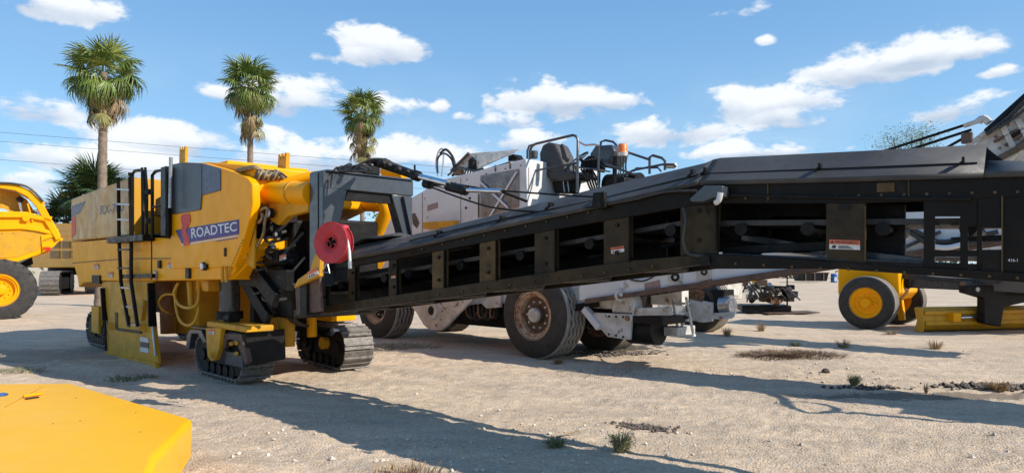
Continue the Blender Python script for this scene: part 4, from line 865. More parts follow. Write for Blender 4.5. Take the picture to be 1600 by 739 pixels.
# roof pieces: hatch, cowl, hose loops
hA = FW.pts(HN + .5, [(708, 268), (736, 240), (748, 266)])
put('roof_cowl', MB().prism(hA, HN + .5, HN + .54), WHR, wp); put('roof_hatch', MB().hexa([(hA[1][0], HN + .45, hA[1][1]), (hA[1][0] + .05, HN + .45, hA[1][1] - .03), (hA[2][0] + .1, HN + .4, hA[2][1]), (hA[2][0], HN + .4, hA[2][1])], [(hA[1][0] + 1.1, HN + .9, hA[1][1] + .02), (hA[1][0] + 1.15, HN + .9, hA[1][1]), (hA[2][0] + 1.2, HN + .4, hA[2][1] + .23), (hA[2][0] + 1.1, HN + .4, hA[2][1] + .23)]), WHR, wp, bev=.01)
put('roof_hatch_frame', MB().beam((hA[0][0], HN + .44, hA[0][1]), (hA[1][0], HN + .44, hA[1][1]), .05, .05), BRR, wp)
put('filter_pot', MB().cyl(W3(738, 266, HN + .35), W3(738, 252, HN + .35), .09, n=16), BKS, wp); put('filter_cap', MB().lathe([(0, .1), (.06, .05), (.1, 0), (0, 0)], W3(738, 252, HN + .35), (0, 0, 1), 14), BKS, wp)
put('roof_vent', MB().prism(FW.pts(HN + .7, [(794, 252), (794, 244), (802, 241), (808, 250)]), HN + .7, HN + .95), BKS, wp)
for L, r_, m_ in (([(684, 276), (681, 256), (685, 238), (691, 233), (693, 245), (690, 276)], .02, CHR), ([(688, 240), (697, 234), (708, 247), (711, 266), (707, 275)], .03, HOS), ([(684, 270), (684, 248), (694, 240), (706, 250), (710, 270)], .022, HOS)):
    put('hose_loop', MB().tube([W3(a, b_, HN + .4) for a, b_ in L], r_, 10, 6), m_, wp)
put('rusty_fitting', MB().cyl(W3(712, 270, HN + .35), W3(722, 269, HN + .35), .07, n=14), RST, wp)
put('step_plate_yellow', MB().box(*[FW.at(664, 352, HN - .1)[0], FW.at(712, 346, HN - .1)[0]], HN - .16, HN - .01, FW.at(690, 356, HN - .1)[1], FW.at(690, 346, HN - .1)[1]), YD, wp)
# chassis
cz0 = .95
put('chassis_rail', MB().box(FW.at(560, 480, HN)[0], FW.at(1000, 480, HN)[0] - .2, HN + .02, HN + .22, cz0, cz0 + .38), WHR, wp, bev=.015)
put('chassis_rail', MB().box(FW.at(560, 480, HN)[0], FW.at(1000, 480, HN)[0] - .2, HN + 1.7, HN + 1.95, cz0, cz0 + .38), WHR, wp, bev=.015)
put('drive_bay', MB().box(FW.at(600, 480, HN)[0], FW.at(905, 480, HN)[0], HN + .3, HN + 1.7, .65, 2.1), BKS, wp, bev=.03)
put('cutter_housing', MB().box(-12.2, -9.9, HN + .6, HN + 1.9, .38, .9), BKS, wp, bev=.04)
put('lower_skirt', MB().box(FW.at(600, 480, HN)[0], FW.at(830, 400, HN)[0], HN + .03, HN + .12, 1.33, 1.9), WHR, wp, bev=.01)
wprism('lower_bodywork', [(722, 452), (782, 446), (782, 480), (760, 482), (752, 474), (722, 478)], HN - .05, .06, WHR, bev=.01)
wprism('lower_bodywork', [(650, 462), (722, 452), (722, 462), (650, 470)], HN - .04, .06, WHR, bev=.01)
for k in range(8): hose(wp, [W3(726 + 7 * k, 474, HN + .05), W3(730 + 6 * k, 492 + 3 * (k % 3), HN + .1), W3(740 + 5 * k, 496, HN + .15), W3(750 + 4 * k, 480, HN + .2)], .02, HOS if k % 3 else RST)
# swing arm plate with round hub
wprism('swing_arm', [(636, 472), (747, 459), (716, 490), (697, 510), (690, 516), (672, 516), (662, 508), (650, 488)], WN + .02, .08, WHR, bev=.015)
a, b_ = FW.at(675, 485, WN); put('arm_hub', MB().lathe([(0, .01), (.09, .01), (.1, -.03), (.19, -.03), (.2, 0), (.2, .03)], (a, WN, b_), (0, 1, 0), 26), WHR, wp); put('hub_bore', MB().cyl((a, WN - .035, b_), (a, WN - .02, b_), .09, n=20), BKS, wp)
bolts(wp, [(a + .32 * cos(t_), b_ + .32 * sin(t_)) for t_ in (-1.2, -.6, 0, .5, 1.0)], .018, WN + .02, mat=RST)
# wheels
WHL = dict(treadmat=RUD, nuts=10)
wheel(wp, .377 * FW.c - 12.57 * FW.s, WN, .79, .81, .62, .41, RIMC, RUB, sgn=-1, dish=.15, zig=.02, hubmat=WHR, discmat=BRR, nst=96, treadmat=RUD, nuts=10)
wheel(wp, -13.45, WN, .765, .785, .62, .385, RIMC, RUB, dish=.17, zig=.013, hubmat=WHR, discmat=BKS, nst=72, treadmat=RUD, nuts=10)
wheel(wp, -8.47, WN + 2.0, .64, .73, .62, .36, RST, RUB, dish=.14, zig=.012, nst=72, treadmat=RUD, nuts=0)
wheel(wp, -13.45, WN + 2.0, .72, .73, .62, .36, RST, RUB, dish=.14, nst=48, nuts=0)
# front frame plate, strut, jack, drum
FX = WN + .25
wprism('front_plate', [(927, 488), (986, 491), (987, 497), (984, 531), (949, 526), (926, 500)], FX, .06, WHR, bev=.008)
bolts(wp, FW.pts(FX, [(952, 494), (963, 494.5), (974, 495), (952, 522), (963, 524), (974, 526)]), .018, FX)
a, b_ = FW.at(981, 497, FX); put('plate_boss', MB().cyl((a, FX - .03, b_), (a, FX, b_), .045, n=16), RST, wp)
put('strut', MB().beam(W3(914, 482, FX + .02), W3(938, 512, FX + .02), .14, .12), WH, wp, bev=.012)
put('roller_drum', MB().cyl(W3(988, 512, FX + .35), W3(1030, 514, FX + .35), .27, n=28), BKS, wp); put('drum_cover', MB().box(FW.at(987, 500, FX)[0] + .002, FW.at(1034, 500, FX)[0], FX + .03, FX + .8, FW.at(1000, 506, FX)[1], FW.at(1000, 494, FX)[1]), BKS, wp, bev=.01)
put('frame_arm', MB().beam(W3(990, 487, FX + .1), W3(1048, 486, FX + .1), .12, .13), WHR, wp, bev=.01)
put('jack_body', MB().prism(FW.pts(FX + .05, [(955, 488), (957, 468), (963, 458), (985, 458), (991, 470), (992, 490)]), FX + .05, FX + .3), WHR, wp, bev=.03)
put('jack_head', MB().cyl(W3(970, 461, FX - .02), W3(970, 461, FX + .2), .11, n=20), WHR, wp); put('jack_pin', MB().cyl(W3(970, 460, FX - .06), W3(970, 460, FX), .035, n=12), STL, wp)
put('jack_yoke', MB().beam(W3(966, 456, FX + .1), W3(984, 442, FX + .1), .16, .14), WHR, wp, bev=.02)
for k in range(4): put('grease_rod', MB().tube([W3(962 + k * 7, 444, FX + .05), W3(966 + k * 7, 434, FX + .05)], .012, 6), STL, wp)
put('wooden_block', MB().box(FW.at(1034, 518, FX + .5)[0], FW.at(1058, 518, FX + .5)[0], FX + .5, FX + 1.1, FW.at(1046, 525, FX + .5)[1], FW.at(1046, 511, FX + .5)[1]), WHR, wp, bev=.01)
put('dark_drivetrain', MB().box(FW.at(905, 480, FX + .6)[0], FW.at(960, 470, FX + .6)[0], FX + .6, FX + 1.9, .55, 1.75), BKS, wp, bev=.05)
for k in range(16):
    a = FW.at(905, 460, FX + .5)[0] + RND.random() * .9; z_ = .6 + RND.random() * .8; hose(wp, [(a, FX + .5, z_), (a + .2, FX + .35, z_ - .15), (a + .35, FX + .5, z_ + .1 * RND.random())], .02, BKS, 4)
# operator deck, seat, steering, console
DN = HN + .25
def D3(px, py, y=DN + .5): return W3(px, py, y)
dx0, dx1 = FW.at(826, 300, DN)[0] , FW.at(1060, 300, DN)[0]
dzf = FW.at(900, 302, DN)[1] - .15
put('operator_deck', MB().box(dx0 + .02, dx1, DN, DN + 2.0, dzf - .06, dzf), BKS, wp)
put('deck_base', MB().box(dx0 + .02, dx1 - .3, DN + .2, DN + 1.8, 2.1, dzf - .07), WHR, wp)
put('deck_side_panel', MB().box(dx0 + .015, dx0 + .05, HN + .02, DN + 1.6, 2.4, FW.at(828, 262, DN)[1]), GR, wp)
put('red_fire_bottle', MB().cyl(D3(835, 300, DN + .3), D3(835, 276, DN + .3), .07, n=16), RED, wp)
put('dark_console_box', MB().box(FW.at(828, 305, DN + .3)[0], FW.at(845, 305, DN + .3)[0], DN + .25, DN + .6, dzf, FW.at(836, 297, DN + .3)[1]), BKS, wp)
# seat
seat = empty_part('operator_seat', wp, D3(875, 290, DN + .45))
ys = DN + .35
put('backrest', MB().prism(FW.pts(ys, [(843, 256), (842, 240), (847, 226), (856, 222), (866, 224), (874, 240), (882, 262), (884, 272), (852, 278), (845, 268)]), ys, ys + .45), VIN, seat, bev=.05, smooth=60)
put('seat_cushion', MB().prism(FW.pts(ys - .02, [(850, 268), (888, 266), (901, 271), (900, 280), (880, 285), (858, 281)]), ys - .02, ys + .47), VIN, seat, bev=.04, smooth=60)
put('armrest', MB().prism(FW.pts(ys - .1, [(874, 228), (877, 224), (881, 230), (887, 248), (884, 254), (878, 248)]), ys - .1, ys - .02), VIN, seat, bev=.015)
put('armrest', MB().prism(FW.pts(ys + .5, [(874, 233), (878, 231), (887, 248), (884, 254), (878, 248)]), ys + .5, ys + .57), VIN, seat, bev=.015)
put('seat_base', MB().prism(FW.pts(ys + .1, [(862, 284), (894, 283), (890, 302), (866, 302)]), ys + .1, ys + .4), BKS, seat, bev=.02)
put('headrest', MB().cyl(D3(834, 248, ys + .8), D3(834, 236, ys + .8), .09, n=14), VIN, seat, bev=.02)
for px in (880, 887): put('seat_spring', MB().tube([D3(px, 284, ys), D3(px + 2, 300, ys)], .012, 6), STL, seat)
# hand rails of the deck (near run, far run)
def rail(L, y, r_=.022, mat=GR, sp=0): put('handrail', MB().tube([D3(a, b_, y) for a, b_ in L], r_, 8, sp), mat, wp)
rail([(828, 315), (828, 236), (831, 229), (837, 225), (895, 211.5), (900, 213), (903, 219), (902, 300)], DN + .02, .026)
rail([(824, 252), (824, 236), (827, 228), (834, 226)], DN + .6); rail([(829, 268), (901, 255)], DN + .02)
rail([(904, 222), (914, 227), (928, 226), (936, 228)], DN + .3, .018, CHR)
rail([(938, 240), (939, 222), (946, 219.5), (958, 222), (964, 228), (965, 244)], DN + .9, .024); rail([(936, 228), (934, 290)], DN + .3, .02)
rail([(938, 230), (936, 300)], DN + .9, .022)
rail([(974, 236), (1016, 250)], DN + .3, .022); rail([(1015, 272), (1015, 246), (1020, 243), (1034, 247), (1039, 252), (1039, 266)], DN + .3, .024)
rail([(978, 272), (990, 266), (1036, 257), (1052, 257), (1056, 261)], DN + .3, .02); rail([(990, 268), (994, 263), (1028, 262), (1033, 268)], DN + .9, .018); rail([(945, 256), (1000, 276)], DN + .02, .02)
put('deck_front_tube', MB().tube([D3(1039, 259, DN + .5), D3(1056, 259, DN + .5)], .05, 12), LBW, wp)
sw = D3(906, 247, DN + .55); swa = Vector((-.25, -.55, .75)).normalized(); swp = []
e1 = swa.orthogonal().normalized(); e2 = swa.cross(e1)
stw = empty_part('steering_wheel', wp, sw)
ringp = [Vector(sw) + (e1 * cos(2 * pi * k / 24) + e2 * sin(2 * pi * k / 24)) * .19 for k in range(25)]
put('wheel_rim', MB().tube(ringp, .015, 8), VIN, stw)
for k in range(3): put('spoke', MB().tube([Vector(sw), Vector(sw) + (e1 * cos(2.1 * k) + e2 * sin(2.1 * k)) * .185], .011, 6), VIN, stw)
put('steering_column', MB().tube([Vector(sw), Vector(sw) - swa * .55], .03, 10), BKS, stw)
wprism('control_console', [(922, 240), (930, 228), (955, 226), (960, 236), (948, 260), (945, 262), (922, 255)], DN + .6, .5, GR, bev=.02)
wprism('control_panel', [(920, 243), (944, 262), (942, 270), (906, 262), (908, 252)], DN + .5, .06, BKS, bev=.01)
for k in range(8):
    px = 912 + k * 4; put('control_lever', MB().tube([D3(px, 262 - k * .5, DN + .48), D3(px + 1, 252 - k * .6, DN + .46)], .008, 6), BKS, wp); put('lever_knob', MB().lathe([(0, -.02), (.018, -.01), (.018, .01), (0, .02)], D3(px + 1, 251 - k * .6, DN + .46), (0, 0, 1), 10), VIN, wp)
for k in range(5): hose(wp, [D3(908 + 4 * k, 265, DN + .5), D3(915 + 4 * k, 276, DN + .4), D3(920 + 4 * k, 290, DN + .5), D3(926 + 3 * k, 303, DN + .5)], .02, HOS)
put('console_wing', MB().beam(D3(905, 262, DN + .4), D3(945, 267, DN + .4), .35, .03), GR, wp)
put('guard_post', MB().beam(D3(961, 244, DN + .2), D3(960, 292, DN + .2), .05, .07), BKS, wp)
# orange beacon on its wire cage
bc = Vector(D3(973, 239, DN + .2)); bea = empty_part('warning_beacon', wp, bc)
put('beacon_lens', MB().lathe([(0, .16), (.07, .155), (.085, .13), (.085, .03), (.095, .0), (0, 0)], bc, (0, 0, 1), 20), ORB, bea); put('beacon_base', MB().lathe([(0, 0), (.1, 0), (.08, -.06), (0, -.06)], bc, (0, 0, 1), 20), WH, bea)
for k in range(9):
    th = 2 * pi * k / 9; put('cage_wire', MB().tube([bc + Vector((cos(th) * .08, sin(th) * .08, -.06)), bc + Vector((cos(th) * .06, sin(th) * .06, -.25)), bc + Vector((cos(th) * .09, sin(th) * .09, -.42))], .008, 5, 3), GR, bea)
put('deck_box', MB().box(FW.at(925, 300, DN)[0], FW.at(955, 300, DN)[0], DN + .4, DN + 1.2, dzf, FW.at(930, 276, DN)[1]), BKS, wp, bev=.02)
put('deck_tank', MB().cyl(D3(950, 290, DN + 1.0), D3(1000, 288, DN + 1.0), .22, n=20), BKS, wp)

# its own discharge conveyor, heading 36 degrees
FV = Fr(36); VN = 10.4; VWd = .9
def attach(name, par, parfr, fr, x, y, z):
    o = bpy.data.objects.new(name, None); COL.objects.link(o); o.parent = par; w_ = fr.w(x, y, z)
    l_ = Vector((parfr.c * w_.x - parfr.s * w_.y, parfr.s * w_.x + parfr.c * w_.y, w_.z)); o.location = l_ - ORG[par.name]; o.rotation_euler.z = parfr.a - fr.a; ORG[o.name] = Vector((x, y, z)); return o
xs_ = FV.at(905, 440, VN)[0]; xe_ = 4.2
wc = attach('discharge_conveyor', wp, FW, FV, xs_, VN, 1.1)
def zl(x): return 1.06 + .156 * (x - FV.at(915, 472, VN)[0])
for y_ in (VN, VN + VWd):
    put('side_frame', MB().prism([(xs_, zl(xs_) + .05), (xe_, zl(xe_) + .05), (xe_, zl(xe_) + .62), (xs_ + 2.2, zl(xs_ + 2.2) + .78), (xs_, zl(xs_) + .55)], y_, y_ + .05), WH, wc, bev=.008)
    put('lower_flange', MB().prism([(xs_ + .15, zl(xs_)), (xe_, zl(xe_)), (xe_, zl(xe_) + .08), (xs_ + .15, zl(xs_) + .08)], y_ - .06, y_ + .08), BRR, wc)
put('conveyor_belt', MB().prism([(xs_, zl(xs_) + .3), (xe_, zl(xe_) + .3), (xe_, zl(xe_) + .33), (xs_, zl(xs_) + .33)], VN + .08, VN + VWd - .05), HOS, wc)
put('belly_pan', MB().prism([(xs_ + .2, zl(xs_) + .08), (xe_, zl(xe_) + .06), (xe_, zl(xe_) + .08), (xs_ + .2, zl(xs_) + .1)], VN + .05, VN + VWd), BRR, wc)
def V3(px, py, y=VN): a, b_ = FV.at(px, py, y); return (a, y, b_)
put('weathered_label', MB().prism(FV.pts(VN - .004, [(1008, 455), (1032, 449), (1031, 437), (1007, 443)]), VN - .01, VN - .003), DUL, wc)
for pp, r_ in (((1055, 433), .07), ((1100, 425), .05)):
    put('bearing_plate', MB().box(V3(*pp)[0] - .12, V3(*pp)[0] + .12, VN - .02, VN - .003, V3(*pp)[2] - .13, V3(*pp)[2] + .1), WHR, wc); put('bearing', MB().cyl(V3(pp[0], pp[1], VN - .05), V3(pp[0], pp[1], VN - .02), r_, n=18), BKS, wc); put('bearing_cap', MB().cyl(V3(pp[0], pp[1], VN - .06), V3(pp[0], pp[1], VN - .05), r_ * .4, n=12), STL, wc)
bolts(wc, FV.pts(VN, [(1028, 459), (1041, 457), (1115, 445), (1126, 441), (1205, 427), (1213, 425), (1222, 424)]), .022, VN)
put('rust_patch_bracket', MB().beam(V3(1093, 446, VN - .01), V3(1113, 440, VN - .01), .03, .1), RST, wc)
hose(wc, [V3(985, 437, VN - .03), V3(1005, 439, VN - .05), V3(1025, 430, VN - .05), V3(1050, 418, VN - .04)], .015)
# frame lacing, blue emblem strokes and black hoses seen through the openings
for a, b_ in (((1206, 345), (1290, 362)), ((1215, 372), (1290, 366)), ((1206, 388), (1290, 400)), ((1400, 350), (1445, 372)), ((1410, 388), (1470, 362))):
    put('frame_lacing', MB().beam(V3(*a, VN - .04), V3(*b_, VN - .04), .03, .045), GR if a[1] > 360 else WHR, wc)
for k, pts_ in enumerate(([(1410, 356), (1430, 368), (1450, 380), (1480, 385), (1540, 376)], [(1415, 350), (1440, 366), (1475, 378), (1560, 362)], [(1205, 352), (1240, 362), (1300, 366)], [(1205, 376), (1240, 371), (1300, 377)])):
    hose(wc, [V3(a, b_, VN - .1) for a, b_ in pts_], .03, HOS)
put('white_pipe', MB().tube([V3(1450, 384, VN - .15), V3(1480, 387, VN - .15), V3(1510, 380, VN - .15)], .035, 10, 4), WH, wc)
for L in ([(1283, 362), (1285, 356), (1281, 351), (1277, 354), (1279, 359)], [(1241, 395), (1249, 391), (1258, 394), (1251, 393)], [(1265, 397), (1274, 393), (1286, 396)], [(1352, 392), (1359, 380), (1357, 372)]):
    put('blue_emblem_stroke', MB().tube([V3(a, b_, VN - .012) for a, b_ in L], .018, 6), BLU, wc)
put('head_drum', MB().cyl((xe_, VN + .07, zl(xe_) + .32), (xe_, VN + VWd - .02, zl(xe_) + .32), .2, n=24), BKS, wc)
hose(wc, [(.2, VN - .05, 2.2), (.55, VN - .45, 2.15), (.75, VN - .85, 2.2), (1.1, VN - 1.05, 2.25), (1.45, VN - .9, 2.3), (1.4, VN - .6, 2.35), (1.0, VN - .55, 2.3), (.7, VN - .8, 2.2)], .035)
hose(wc, [(1.3, VN - .95, 2.25), (2.0, VN - .85, 2.2), (2.8, VN - .6, 2.3), (3.2, VN - .1, 2.5)], .035)
put('side_platform', MB().box(2.1, 3.5, VN - .62, VN - .02, 2.25, 2.32), WHR, wc, bev=.01)
put('tail_support', MB().beam((xs_ + .3, VN + .4, zl(xs_)), (xs_ - .4, VN + .4, .9), .5, .12), BKS, wc)

# ================================================================== 3. the second white planer beyond, with its raised conveyor
F2 = Fr(44); SN = 15.6
sp2 = thing('white_planer', 'second white planer farther back, mostly hidden, only steps, frame plate and tall raised conveyor showing', 'road machine', F2, -9.0, 16.8)
def S3(px, py, y=SN): a, b_ = F2.at(px, py, y); return (a, y, b_)
def sprism(name, px, y, d, mat, **k): return put(name, MB().prism(F2.pts(y, px), y, y + d), mat, sp2, **k)
xw = F2.at(1082, 518, SN)[0]
wheel(sp2, xw, SN + .2, .70, .72, .6, .36, RST, RUB, dish=.12, nst=56, nuts=0, treadmat=RUD)
wheel(sp2, xw - 5, SN + .2, .70, .72, .6, .36, RST, RUB, dish=.12, nst=40, nuts=0)
sprism('front_plate', [(1077, 468), (1095, 472), (1099, 470), (1113, 473), (1113, 502), (1098, 504), (1078, 500)], SN, .08, WHR, bev=.01)
sprism('tank_bracket', [(1030, 470), (1050, 468), (1055, 490), (1030, 492)], SN, .3, WHR, bev=.02)
for px in (1040, 1058): put('air_tank', MB().cyl(S3(px, 484, SN - .5), S3(px, 484, SN - .05), .22, n=24), WHR, sp2, bev=.03)
put('frame_beam', MB().beam(S3(1000, 492, SN - .3), S3(1046, 484, SN - .3), .12, .12), WHR, sp2, bev=.01)
put('bumper_tank', MB().cyl(S3(1128, 478, SN + .3), S3(1145, 476, SN + .3), .24, n=24), STL, sp2)
put('dark_valve_bank', MB().box(F2.at(1100, 470, SN + .2)[0], F2.at(1130, 470, SN + .2)[0], SN + .2, SN + .8, .75, 1.1), BKS, sp2, bev=.02)
put('bumper_hoop', MB().tube([S3(1134, 470, SN - .1), S3(1143, 468, SN - .1), S3(1147, 471, SN - .1), S3(1147, 494, SN - .1), S3(1134, 497, SN - .1)], .018, 8, 3), LBW, sp2)
sprism('bumper_plate', [(1112, 489), (1134, 488), (1146, 486), (1146, 495), (1128, 499), (1112, 498)], SN + .05, .1, WHR, bev=.01)
put('chassis', MB().box(xw - 5.5, F2.at(1112, 470, SN)[0] - .1, SN + .4, SN + 1.9, .8, 1.9), WHR, sp2, bev=.02)
put('cabinet', MB().box(xw - 6.5, xw - 1.0, SN + .3, SN + 2.1, 1.9, 2.3), WHR, sp2, bev=.02)
ya = 10.35; st = empty_part('access_steps', wp, S3(1066, 524, ya))
for a, b_ in (((1051, 466), (1061, 526)), ((1072, 464), (1084, 526)), ((1074, 488), (1059, 526))): put('step_rail', MB().tube([S3(*a, ya), S3(*b_, ya)], .024, 8), LBW, st)
for a, b_ in (((1053, 474), (1074, 474)), ((1058, 500), (1078, 500)), ((1061, 524), (1084, 524))): put('tread', MB().beam(S3(*a, ya), S3(*b_, ya), .14, .035), LBW, st)
put('step_brace', MB().tube([S3(1056, 490, ya), S3(1048, 486, ya + .3), S3(1050, 496, ya)], .012, 6), BRR, st)
# raised truss conveyor at the top right
rc2 = empty_part('raised_conveyor', sp2, S3(1500, 300, SN))
def R3(px, py, y=SN): return S3(px, py, y)
A = FW.pts(SN, [(1440, 300), (1536, 215), (1660, 112), (1700, 160), (1660, 200), (1600, 232), (1540, 290), (1480, 350)])
put('truss_side', MB().prism(A, SN, SN + .06), WHR, rc2, bev=.01); put('truss_side', MB().prism(A, SN + 1.0, SN + 1.06), WHR, rc2, bev=.01)
put('lower_flange', MB().beam(R3(1480, 350, SN - .04), R3(1564, 247, SN - .04), .16, .07), BRR, rc2); put('lower_flange', MB().beam(R3(1560, 249, SN - .04), R3(1690, 180, SN - .04), .16, .10), WOO, rc2)
put('upper_hose_pack', MB().beam(R3(1541, 207, SN - .08), R3(1660, 100, SN - .08), .2, .10), BKS, rc2, bev=.02); hose(rc2, [R3(1541, 210, SN - .2), R3(1575, 184, SN - .2), R3(1610, 150, SN - .2), R3(1660, 112, SN - .2)], .04); hose(rc2, [R3(1560, 200, SN - .25), R3(1590, 180, SN - .25), R3(1640, 140, SN - .25)], .03)
for a, b_, m_, w_ in (((1553, 222), (1590, 203), BRR, .05), ((1570, 228), (1600, 208), BRR, .05), ((1585, 232), (1608, 214), BRR, .05), ((1566, 196), (1586, 235), WHR, .1), ((1590, 186), (1606, 215), WHR, .1), ((1508, 232), (1560, 192), WHR, .09), ((1580, 215), (1600, 200), BKS, .06)):
    put('truss_lacing', MB().beam(R3(*a, SN - .04), R3(*b_, SN - .04), .06, w_), m_, rc2, bev=.005)
put('hinge_lug', MB().tube([R3(1528, 191, SN - .05), R3(1537, 185, SN - .05), R3(1546, 192, SN - .05)], .07, 10, 3), WHR, rc2)
put('hinge_block', MB().box(F2.at(1512, 215, SN - .05)[0] - .1, F2.at(1519, 215, SN - .05)[0], SN - .1, SN + .05, F2.at(1515, 224, SN)[1], F2.at(1515, 208, SN)[1]), BRR, rc2)
bolts(rc2, F2.pts(SN, [(1545, 208), (1556, 214), (1575, 195), (1562, 232), (1592, 218), (1576, 214)]), .03, SN, mat=RST)
for a, b_ in (((1370, 240), (1528, 189)), ((1400, 241), (1518, 203)), ((1470, 236), (1513, 212))): put('tie_rod', MB().tube([R3(*a, SN - .05), R3(*b_, SN - .05)], .028, 8), BKS, rc2)
put('rod_end', MB().tube([R3(1506, 197, SN - .05), R3(1530, 189, SN - .05)], .045, 10), WHR, rc2)
put('support_mast', MB().beam(R3(1470, 330, SN + .5), (F2.at(1340, 420, SN)[0], SN + .5, 2.15), .3, .3), WHR, rc2)
put('mast_foot', MB().beam((F2.at(1340, 420, SN)[0] + .2, SN + .5, 2.2), (xw - 1.2, SN + .9, 2.1), .3, .35), WHR, rc2)

dc = empty_part('discharge_conveyor', sp2, (-5.6, 15.8, 1.8))
for y_ in (15.75, 16.5):
    put('side_frame', MB().box(-5.6, -.5, y_, y_ + .06, 1.86, 2.42), WHR, dc, bev=.01); put('lower_flange', MB().box(-5.6, -.5, y_ - .06, y_ + .1, 1.79, 1.858), BRR, dc)
put('conveyor_belt', MB().box(-5.6, -.5, 15.82, 16.49, 2.1, 2.14), HOS, dc); put('head_drum', MB().cyl((-.5, 15.8, 2.12), (-.5, 16.5, 2.12), .2, n=20), BKS, dc)
for k in range(5): put('frame_stiffener', MB().box(-5.2 + k, -5.1 + k, 15.69, 15.748, 1.87, 2.4), WH, dc)
for k in range(3): hose(dc, [(-5.6, 15.6, 2.3 - .12 * k), (-4.8, 15.55, 2.1 - .1 * k), (-3.9, 15.6, 2.25 - .15 * k), (-2.8, 15.55, 2.05)], .03, HOS)

for a, b_ in (((720, 278), (720, 352)), ((660, 302), (660, 380)), ((826, 262), (826, 300))): put('panel_seam', MB().beam(W3(*a, HN - .003), W3(*b_, HN - .003), .006, .012), BRR, wp)
for k, pp in enumerate(((728, 292), (728, 325), (734, 310))): put('door_latch', MB().cyl(W3(*pp, HN - .02), W3(*pp, HN), .025, n=10), BKS, wp)
bolts(wp, FW.pts(HN, [(696, 290), (712, 286), (730, 281), (760, 272), (790, 264), (814, 259), (664, 310), (668, 340)]), .014, HN, mat=RST)
put('faded_label', MB().prism(FW.pts(HN - .004, [(668, 330), (684, 325), (684, 316), (668, 321)]), HN - .008, HN - .002), DUL, wp)
hose(wp, [W3(700, 274, HN + .3), W3(718, 262, HN + .2), W3(744, 268, HN + .1), W3(770, 262, HN + .2), W3(796, 254, HN + .2)], .02)
for k in range(5): hose(wp, [W3(726 + 4 * k, 272, HN + .5), W3(732 + 4 * k, 262 - k, HN + .45), W3(744 + 3 * k, 266, HN + .5)], .018, HOS)
# ================================================================== 4. yellow grader with its blade, at the right
FG = Fr(44); GN = 19.76
gr = thing('motor_grader', 'yellow grader with two dusty tyres, dark frame and curved blade, at far right', 'grader', FG, -5.5, 21.0)
def Q3(px, py, y=GN): a, b_ = FG.at(px, py, y); return (a, y, b_)
wheel(gr, -5.9, GN, .70, .72, .45, .37, Y_, RUB, dish=.10, nst=64, nuts=10, treadmat=RUD)
wheel(gr, -5.8, GN + 2.4, .70, .72, .45, .37, Y_, RUB, dish=.10, nst=56, nuts=8, treadmat=RUD)
put('engine_hood', MB().prism(FG.pts(GN + .5, [(1309, 460), (1309, 380), (1402, 380), (1406, 458), (1395, 470), (1318, 470)]), GN + .5, GN + 2.3), Y_, gr, bev=.04)
put('axle_beam', MB().box(-6.2, -5.6, GN + .4, GN + 2.5, .55, .85), YD, gr, bev=.03)
put('leaning_link', MB().beam(Q3(1402, 430, GN + 1.6), Q3(1410, 500, GN + 1.6), .14, .2), Y_, gr, bev=.02)
put('main_frame', MB().beam(Q3(1400, 440, GN + 1.3), Q3(1700, 452, GN + 1.3), .28, .30), GR, gr, bev=.03)
put('frame_ball', MB().cyl(Q3(1405, 437, GN + 1.1), Q3(1424, 440, GN + 1.1), .2, n=20), BKS, gr, bev=.02)
for k in range(4): hose(gr, [Q3(1402, 428 + 2 * k, GN + .9), Q3(1425, 426 + 3 * k, GN + .8), Q3(1470, 432 + 2 * k, GN + 1.0), Q3(1560, 436 + 2 * k, GN + 1.0)], .025, HOS if k else LBW)
Fb = Fr(-12); b0 = Fb.g(1442, 520); bl = bpy.data.objects.new('blade_assembly', None); COL.objects.link(bl)
bl = attach('blade_assembly', gr, FG, Fb, b0[0] + 1.5, b0[1] + .4, .3) if not bpy.data.objects.remove(bl) else None
xb0, yb0 = b0
pr = []
for k in range(9): t_ = k / 8; pr.append((yb0 + .05 + .22 * (1 - (2 * t_ - 1) ** 2), .02 + .62 * t_))
prof = pr + [(y_ + .035, z_) for y_, z_ in pr[::-1]]
put('moldboard', MB().prismx([(2 * yb0 + .3 - y_, z_) for y_, z_ in prof], xb0, xb0 + 4.4), YD, bl, smooth=50)  # darker yellow puts the blade's shade into its colour
put('blade_end', MB().prismx([(yb0 - .03, .02), (yb0 + .26, .02), (yb0 + .16, .3), (yb0 + .26, .62), (yb0 - .0, .62), (yb0 - .06, .3)], xb0 - .03, xb0), YD, bl, bev=.006)
put('cutting_edge', MB().box(xb0, xb0 + 4.4, yb0 + .2, yb0 + .23, .0, .16), BKS, bl)
put('blade_rib', MB().beam((xb0 + .05, yb0 + .02, .50), (xb0 + 4.3, yb0 + .02, .50), .08, .09), YD, bl, bev=.01); put('blade_rib', MB().beam((xb0 + .05, yb0 + .0, .24), (xb0 + 4.3, yb0 + .0, .24), .1, .10), YD, bl, bev=.01)
put('shift_cylinder', MB().tube([(xb0 + 1.0, yb0 - .12, .38), (xb0 + 1.7, yb0 - .12, .40)], .045, 12), CHR, bl); put('cylinder_lug', MB().box(xb0 + .75, xb0 + .98, yb0 - .18, yb0 + .05, .28, .5), Y_, bl, bev=.012)
put('blade_carrier', MB().prism([(xb0 + 1.5, .25), (xb0 + 2.0, .15), (xb0 + 2.1, .65), (xb0 + 3.6, .9), (xb0 + 3.6, 1.2), (xb0 + .95, 1.2), (xb0 + .95, 1.02), (xb0 + 1.5, .88)], yb0 - .35, yb0 - .12), BKS, bl, bev=.02)
